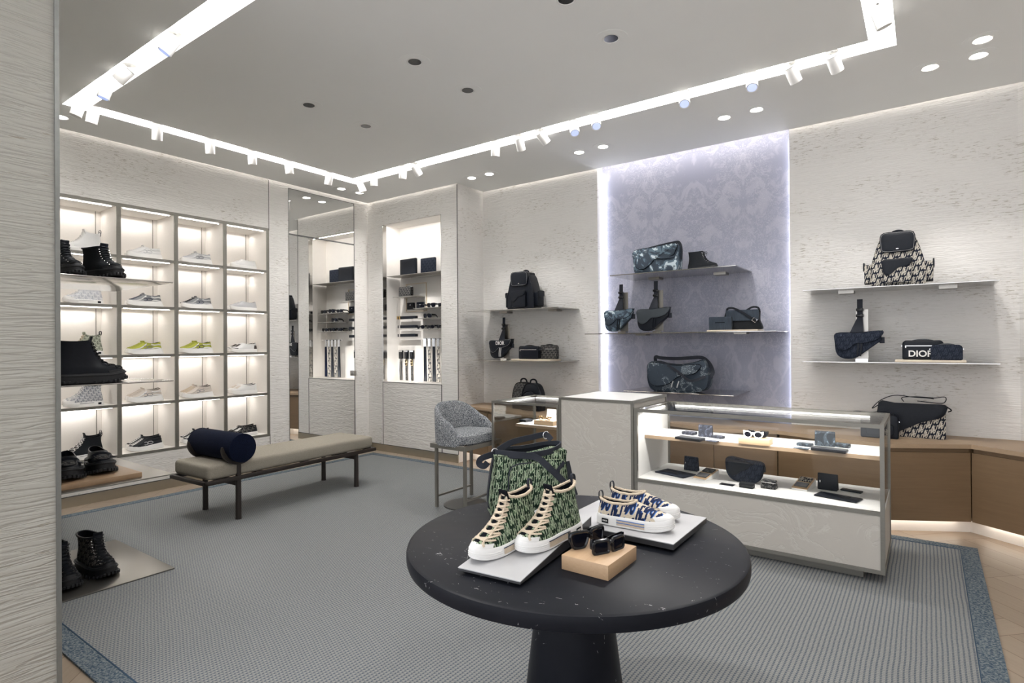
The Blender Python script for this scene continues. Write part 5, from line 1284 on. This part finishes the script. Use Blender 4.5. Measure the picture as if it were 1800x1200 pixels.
# on the round table: oak block with two sunglasses
tag(bx('oak_block', oak('oak_block_wood', (.42, .27, .15), (.58, .40, .25), stretch=(30, 4, 60)), None, -.985, -.815, 1.635, 1.852, .7503, .798, .0012), 'rectangular oak block under two black sunglasses on the round table', 'display block')
a = math.radians(72)
glasses((-.945, 1.755, .7995), a, 'large black shield sunglasses at the back of the oak block', M_BLKG, M_DARKLENS, .150, .052, 'shield', True, chunky=2.2, grp='sunglasses on the oak block')
glasses((-.862, 1.748, .7995), a-.05, 'black square sunglasses at the front of the oak block', M_BLKG, M_DARKLENS, .140, .042, 'square', True, chunky=2.4, grp='sunglasses on the oak block')

# long display case, upper shelf
Z1 = .762; gU = 'accessories on the upper shelf of the long case'
slab('long_wallet', 'wallet', 'long black zip wallet at the left of the upper case shelf', 1213, 772, Z1, M_BLK, .20, .095, .020, -8, gU)
slab('card_holder', 'card holder', 'dark camouflage card holder behind the left long wallet', 1212, 762.5, Z1, M_CAMO2, .10, .07, .024, -10, gU)
standing('wallet', 'standing dark camouflage wallet, left end of the upper case shelf', 1240, 767, Z1, M_CAMO2, .105, .095, 0, .03, gU, False)
slab('card_holder', 'card holder', 'small dark card holder right of the left standing wallet', 1262, 769, Z1, M_CAMO2, .085, .06, .020, -22, gU)
slab('card_holder', 'card holder', 'thin purple-grey card holder lying before the small dark one', 1251, 774.5, Z1, M_CAMO2, .09, .055, .004, -14, gU)
p = at(1328, 779, Z1)
tag(bx('oak_block', M_OAKLIGHT, None, p.x-.105, p.x+.105, p.y-.055, p.y+.055, Z1+.0002, Z1+.045, .001, None), 'light oak block under white sunglasses on the upper case shelf', 'display block')
glasses((p.x-.01, p.y-.035, Z1+.0475), math.radians(-4), 'white-framed sunglasses on the light oak block in the case', W, M_DARKLENS, .135, .044, 'round', True, None, 1.7)
glasses((p.x+.012, p.y+.015, Z1+.0475), math.radians(-4), 'black sunglasses folded behind the white-framed pair', M_BLKG, M_DARKLENS, .135, .044, 'round', True, None, 1.5)
slab('card_holder', 'card holder', 'blue camouflage card holder left of the right standing wallet', 1415, 783, Z1, M_CAMO3, .095, .055, .022, -10, gU)
slab('card_holder', 'card holder', 'thin blue-grey card holder lying before the camouflage one', 1409, 787.5, Z1, M_CAMO3, .095, .05, .004, -8, gU)
standing('wallet', 'standing blue camouflage wallet, right end of the upper case shelf', 1450, 783, Z1, M_CAMO3, .125, .105, 0, .03, gU, False)
slab('card_holder', 'card holder', 'pale camouflage card holder right of the standing camouflage wallet', 1481, 785, Z1, M_CAMO3, .09, .05, .026, -14, gU)
slab('long_wallet', 'wallet', 'long black zip wallet at the right of the upper case shelf', 1458, 792, Z1, M_BLK, .21, .085, .020, -6, gU)
# lower floor of the case
Z0 = .450; gL = 'accessories on the floor of the long case'
t = slab('pouch', 'pouch', 'flat dark monogram pouch with wrist strap, left of the case floor', 1187, 832, Z0, M_OBNAVY, .27, .17, .010, -16, gL)
b = NB(); sweep(b, catmull([(-.10, -.04, .012), (-.06, -.02, .016), (.0, -.02, .016), (.05, -.035, .018), (.055, -.05, .018), (.0, -.04, .018), (-.08, -.035, .014)], 5), flat(.010, .003), up=(0, 0, 1)); ob('wrist_strap', b, M_BLK, t)
standing('wallet', 'standing navy monogram wallet at the left of the case floor', 1215, 826, Z0, M_OBNAVY, .115, .115, -6, .03, gL)
def wedge(px, py, label, rot=-12):
    p = at(px, py, Z0); t = thing('wooden_wedge', label, 'display stand', (p.x, p.y, Z0+.0002), math.radians(rot)); w_, d = .052, .10
    b = NB(); rings(b, [[(x, -d, 0), (x, d, 0), (x, d, .055), (x, -d, .010)] for x in (-w_, w_)]); ob('side_body', b, M_PAPER, t, smooth=0)
    b = NB(); rings(b, [[(x, -d, .010), (x, d, .055), (x, d, .058), (x, -d, .013)] for x in (-w_-.0005, w_+.0005)]); ob('oak_top', b, M_OAKLIGHT, t, smooth=0)
    return p, math.radians(rot)
def onwedge(p, rz_, f, m, label):
    t = thing('card_holder', label, 'card holder', (p.x-math.sin(rz_)*f*.1, p.y+math.cos(rz_)*f*.1, Z0+.0360+.0225*f), (math.atan2(.045, .2), 0, rz_), gL)
    bx('body', m, t, -.042, .042, -.032, .032, 0, .010, .003); b = NB(); box(b, -.0425, .0425, -.0325, .0325, .0045, .0055); ob('edge_seam', b, M_BLKG, t, smooth=0)
GL = smat('gloss_grey_leather', (.12, .12, .125), .25, var=.5, scale=30, bump=.1)
p, q = wedge(1241, 839, 'small oak-topped wedge with two card holders, left on the case floor')
onwedge(p, q, .45, M_OBDARK, 'patterned card holder, upper one on the left wedge'); onwedge(p, q, -.45, GL, 'glossy grey card holder, lower one on the left wedge')
t = thing('saddle_bag', 'dark navy saddle bag standing on the floor of the long case', 'bag', tuple(at(1310, 846, Z0))[:2]+(Z0+.0002,), math.radians(-4))
B_ = cr2([(-.125, .175), (-.135, .09), (-.11, .03), (-.05, 0), (.05, 0), (.10, .02), (.125, .07), (.13, .155), (0, .168)], 4, True)
b = NB(); pad(b, B_, -.025, .025, .008, .003); ob('body', b, M_OBNAVY, t)
b = NB(); pad(b, cr2([(-.115, .155), (-.12, .09), (-.10, .045), (-.06, .05), (-.02, .08), (.02, .10), (.05, .13), (.055, .15)], 4, True), -.036, -.027, .003, .001); ob('flap', b, M_BLK, t)
b = NB(); box(b, .128, .145, -.01, .01, .09, .13, None, .002); ob('side_clip', b, M_BLK, t)
slab('card_holder', 'card holder', 'flat black card holder lying before the dark saddle bag', 1278, 851, Z0, M_BLK, .10, .055, .004, -4, gL)
slab('small_wallet', 'wallet', 'small black folded wallet at the foot of the dark saddle bag', 1313, 856, Z0, M_BLKM, .095, .055, .036, -4, gL)
slab('key_case', 'key case', 'black patterned key case stack right of the dark saddle bag', 1352, 857, Z0, M_OBDARK, .10, .065, .028, -4, gL, off=.0)
p = at(1352, 857, Z0)
t = thing('key_case', 'small black zip case stacked on top of the patterned key case', 'key case', (p.x, p.y+.004, Z0+.0290), math.radians(-6), gL); bx('body', M_OBDARK, t, -.048, .048, -.03, .03, 0, .030, .008)
b = NB(); box(b, -.0485, .0485, -.0305, .0305, .014, .017); ob('zipper', b, M_CHROME, t, smooth=0)
p, q = wedge(1413, 856, 'small oak-topped wedge with two card holders, right on the case floor', -8)
onwedge(p, q, .45, M_OBBEIGE, 'pale patterned card holder, upper one on the right wedge'); onwedge(p, q, -.45, GL, 'glossy grey card holder, lower one on the right wedge')
standing('wallet', 'standing black leather zip wallet at the right of the case floor', 1455, 860, Z0, M_BLK, .125, .115, -4, .035, gL)
t = slab('pouch', 'pouch', 'flat black leather pouch with wrist strap, right of the case floor', 1473, 874, Z0, M_BLK, .26, .13, .010, -12, gL)
b = NB(); sweep(b, catmull([(-.10, .03, .012), (-.05, .02, .017), (.03, .0, .018), (.07, .0, .020), (.075, -.015, .020), (.02, -.012, .020), (-.08, .02, .014)], 5), flat(.010, .003), up=(0, 0, 1)); ob('wrist_strap', b, M_BLK, t)
slab('card_holder', 'card holder', 'dark card holder lying behind the black leather pouch', 1497, 863, Z0, M_BLK, .13, .05, .012, -12, gL)

# small display case
ZC = .757
slab('long_wallet', 'wallet', 'dark wallet on the shelf of the small glass case', 925, 740, ZC, M_BLK, .085, .10, .024, -10)
p = at(960, 745, ZC)
tag(bx('oak_block', M_OAKLIGHT, None, p.x-.10, p.x+.105, p.y-.05, p.y+.05, ZC+.0002, ZC+.038, .001), 'light oak block under gold glasses in the small glass case', 'display block')
glasses((p.x+.0, p.y-.035, ZC+.040), math.radians(-5), 'gold wire glasses on the oak block in the small case', M_GOLD, M_GLASS, .14, .036, 'round', True, None, 1.0, 'glasses')
p = at(962, 740, ZC)
t = thing('notice_card', 'white printed card standing behind the gold glasses', 'sign', (p.x+.03, p.y+.10, ZC+.0002), math.radians(-3)); 
b = NB(); box(b, -.11, .11, -.001, .001, 0, .105, Matrix.Rotation(math.radians(-12), 4, 'X')); ob('card', b, M_PAPER, t, smooth=0)
b = text_mesh('LES MAISONS', .018, .0003); bmesh.ops.transform(b, matrix=Matrix.Rotation(math.radians(-12), 4, 'X') @ Matrix.Translation((-.01, -.0014, .06)) @ Matrix.Rotation(PI/2, 4, 'X'), verts=b.verts); ob('lettering', b, M_INK, t)

# ------------------------------------------------------------------ the lit accessory niche
NY = 5.78
t = thing('accessory_niche', 'lit white wall niche with metal jambs holding belts and sunglasses', 'niche', (0, 0, 0))
b = NB(); box(b, NX0, NX1, NY-.004, NY-.001, NZ0, NZ1); ob('back_panel', b, M_NICHE, t, smooth=0)
bx('side_panel', M_NICHE, t, NX0+.001, NX0+.006, YN+.07, NY-.004, NZ0, NZ1); bx('side_panel', M_NICHE, t, NX1-.006, NX1-.001, YN+.07, NY-.004, NZ0, NZ1)
bx('metal_jamb', M_STEEL, t, NX0+.001, NX0+.005, YN, YN+.07, NZ0, NZ1); bx('metal_jamb', M_STEEL, t, NX1-.005, NX1-.001, YN, YN+.07, NZ0, NZ1)
b = NB(); box(b, NX0+.006, NX1-.006, YN+.002, NY-.004, NZ0+.0005, NZ0+.005); ob('sill', b, M_NICHE, t, smooth=0)
b = NB(); box(b, NX0+.006, NX1-.006, YN+.02, NY-.004, NZ1-.006, NZ1-.001); ob('head_panel', b, M_NICHE, t, smooth=0)
E_NI = emit('niche_light', (1, .96, .92), 9)
b = NB(); box(b, -6.225, -5.58, 5.735, NY-.005, NZ0+.006, 1.475); ob('belt_panel', b, M_NICHE, t, smooth=0)
b = NB()
for a_ in ((-6.03, -6.02, 1.95, 2.35), (-5.635, -5.625, 1.95, 2.35), (-6.02, -5.635, 2.34, 2.35), (-6.02, -5.635, 1.95, 1.96)): box(b, a_[0], a_[1], NY-.02, NY-.005, a_[2], a_[3])
ob('square_frame', b, M_PALEWOOD, t, smooth=0)
area('niche_fill', (-5.61, YN+.05, NZ1-.012), (-5.61, 5.7, 1.6), 6, 1.0, .012)  # fill light added under the niche head, no visible fitting
spot('niche_fill_beam', (-5.75, 4.6, H-.1), (-5.75, 5.74, 1.75), 85, 34, .7)  # two spots added at the ceiling to brighten the niche interior
spot('niche_fill_beam', (-5.35, 4.6, H-.1), (-5.35, 5.74, 1.45), 85, 34, .7)
area('niche_fill', (-5.61, YN+.03, .985), (-5.61, 5.75, 1.9), 3, 1.0, .012)  # fill light added at the sill to lift the lower niche
NS = 'steel shelves in the accessory niche'
def nshelf(x0, x1, y0, z, lab):
    t = thing('niche_shelf', lab, 'shelf', ((x0+x1)/2, NY-.005, z), 0, NS); hx = (x1-x0)/2
    bx('plate', M_STEELB, t, -hx, hx, y0-(NY-.005), 0, -.006, 0); bx('bracket', M_STEELB, t, -hx*.6, hx*.6, -.02, 0, -.014, -.006)
nshelf(-6.135, -5.075, 5.50, 2.445, 'long top shelf of the niche under two black pouches')
nshelf(-6.08, -5.66, 5.56, 2.155, 'short niche shelf under the small quilted bag')
for z, q in ((1.985, 'highest'), (1.845, 'middle'), (1.70, 'lowest')): nshelf(-5.71, -5.09, 5.59, z, q+' of the three sunglasses shelves in the niche')
def pouch(x, y, z, w_, h, m, lab, d=.03, rot=0):
    t = thing('pouch', lab, 'pouch', (x, y, z), math.radians(rot), 'black pouches in the niche')
    b = NB(); pad(b, rrect(-w_/2, w_/2, 0, h, .012), -d/2, d/2, .008, .002); ob('body', b, m, t)
    b = NB(); box(b, -w_*.48, w_*.48, -.002, .002, h-.002, h+.004); ob('zipper', b, M_CHROME, t, smooth=0)
pouch(-5.80, 5.60, 2.4452, .33, .225, M_BLK, 'large smooth black pouch on the top niche shelf', rot=-3); pouch(-5.47, 5.65, 2.4452, .27, .215, M_OBNAVY, 'dark monogram pouch behind the smooth one in the niche')
pouch(-5.885, 5.63, 2.1552, .23, .135, M_OBDARK, 'small quilted dark bag on the short niche shelf', .06)
for x, m, l in ((-5.925, M_BLK, 'black wallet fixed in the square frame, left one'), (-5.735, M_OBNAVY, 'black wallet fixed in the square frame, right one')):
    t = thing('wallet', l, 'wallet', (x, NY-.02, 1.985), 0, 'wallets in the square frame'); b = NB(); pad(b, rrect(-.065, .065, 0, .095, .008), -.014, .014, .004, .001); ob('body', b, m, t); bx('metal_logo', M_CHROME, t, -.01, .01, -.0165, -.0145, .06, .065)
for z in (1.868, 1.740, 1.618):
    q = {1.868: 'top', 1.740: 'middle', 1.618: 'bottom'}[z]
    t = thing('belt', 'rolled black belt shown sideways, %s of three in the niche' % q, 'belt', (-5.94, 5.70, z), 0, 'rolled belts in the niche')
    b = NB(); pad(b, rrect(-.19, .19, -.020, .020, .006), -.022, .022, .004); ob('strap', b, M_BLK, t)
    b = NB(); box(b, -.145, -.115, -.027, -.023, -.024, .024); box(b, -.185, -.165, -.027, -.023, -.022, .022); ob('buckle', b, M_GOLD if z > 1.8 else M_CHROME, t)
    b = NB(); tube(b, [(.03, .02, -.012), (.03, .074, -.012)], .008, 8); ob('wall_pin', b, M_CHROME, t)
for x, m, q, gd in ((-6.085, M_BLK, 'leftmost, narrow', 0), (-5.975, M_OBDARK, 'middle, patterned', 1), (-5.865, M_OBDARK, 'rightmost, patterned', 1)):
    t = thing('belt', 'hanging belt with %sbuckle in the niche, %s' % ('gold ' if gd else 'plain ', q), 'belt', (x, 5.715, 1.405), 0, 'hanging belts in the niche')
    b = NB()
    for dx in ((-.016, .012) if not gd else (0,)): sweep(b, [(dx, 0, -.12), (dx*1.2, -.004, -.28), (dx*1.1, 0, -.423)], flat(.036 if gd else .014, .008), up=(0, 1, 0))
    ob('strap', b, m, t); bx('hanger_clip', M_BLKG, t, -.035, .035, -.014, .016, -.12, 0, .003); bx('clip_edge', M_CHROME, t, -.034, .034, -.016, -.014, -.022, -.004)
    b = NB()
    if gd:
        for zz in (-.150, -.192): tube(b, [(.018*math.cos(a)*(1 if zz < -.17 else 1), -.012, zz+.022*math.sin(a)) for a in [2*PI*i/16 for i in range(16)]], .004, 6, True)
    else: tube(b, [(-.02, -.006, -.13), (.02, -.006, -.13), (.02, -.006, -.15), (-.02, -.006, -.15)], .003, 6, True)
    ob('buckle', b, M_GOLD if gd else M_CHROME, t)
bar = tag(bx('belt_rail', M_CHROME, None, -5.60, -5.09, 5.66, 5.672, 1.555, 1.567), 'thin metal rail holding five ties in the niche', 'rail')
for i, (x, m) in enumerate(((-5.545, M_BLK), (-5.462, M_OBBEIGE), (-5.378, M_BLK), (-5.298, M_OBBEIGE), (-5.215, M_NAVY))):
    t = thing('tie', 'long narrow hanging tie on the niche rail, %s from left' % ('first', 'second', 'third', 'fourth', 'fifth')[i], 'tie', (x, 5.652, 1.56), 0, 'ties on the niche rail')
    b = NB(); rings(b, [[(-a_, y-.004, z), (a_, y-.004, z), (a_, y+.003, z), (-a_, y+.003, z)] for a_, y, z in ((.022, 0, .01), (.022, -.004, -.09), (.026, -.002, -.3), (.032, 0, -.575))]); ob('blade', b, m, t)
    bx('metal_clip', M_CHROME, t, -.024, .024, -.010, -.007, -.10, .005); bx('hook', M_CHROME, t, -.008, .008, -.004, .012, .0, .016)
for z, q, spec in ((1.985, 'highest', ((-5.60, 'square'), (-5.40, 'shield'), (-5.20, 'square'))), (1.845, 'middle', ((-5.47, 'shield'),)), (1.70, 'lowest', ((-5.60, 'round'), (-5.42, 'round'), (-5.23, 'round')))):
    for i, (x, st) in enumerate(spec):
        glasses((x, 5.615, z+.0045), 0, 'black sunglasses on the %s niche shelf%s' % (q, '' if len(spec) == 1 else ', %s one' % ('left', 'middle', 'right')[i]), M_BLKG, M_DARKLENS, .145, .05 if st == 'shield' else .044, st, False, 'sunglasses in the niche', 1.7)
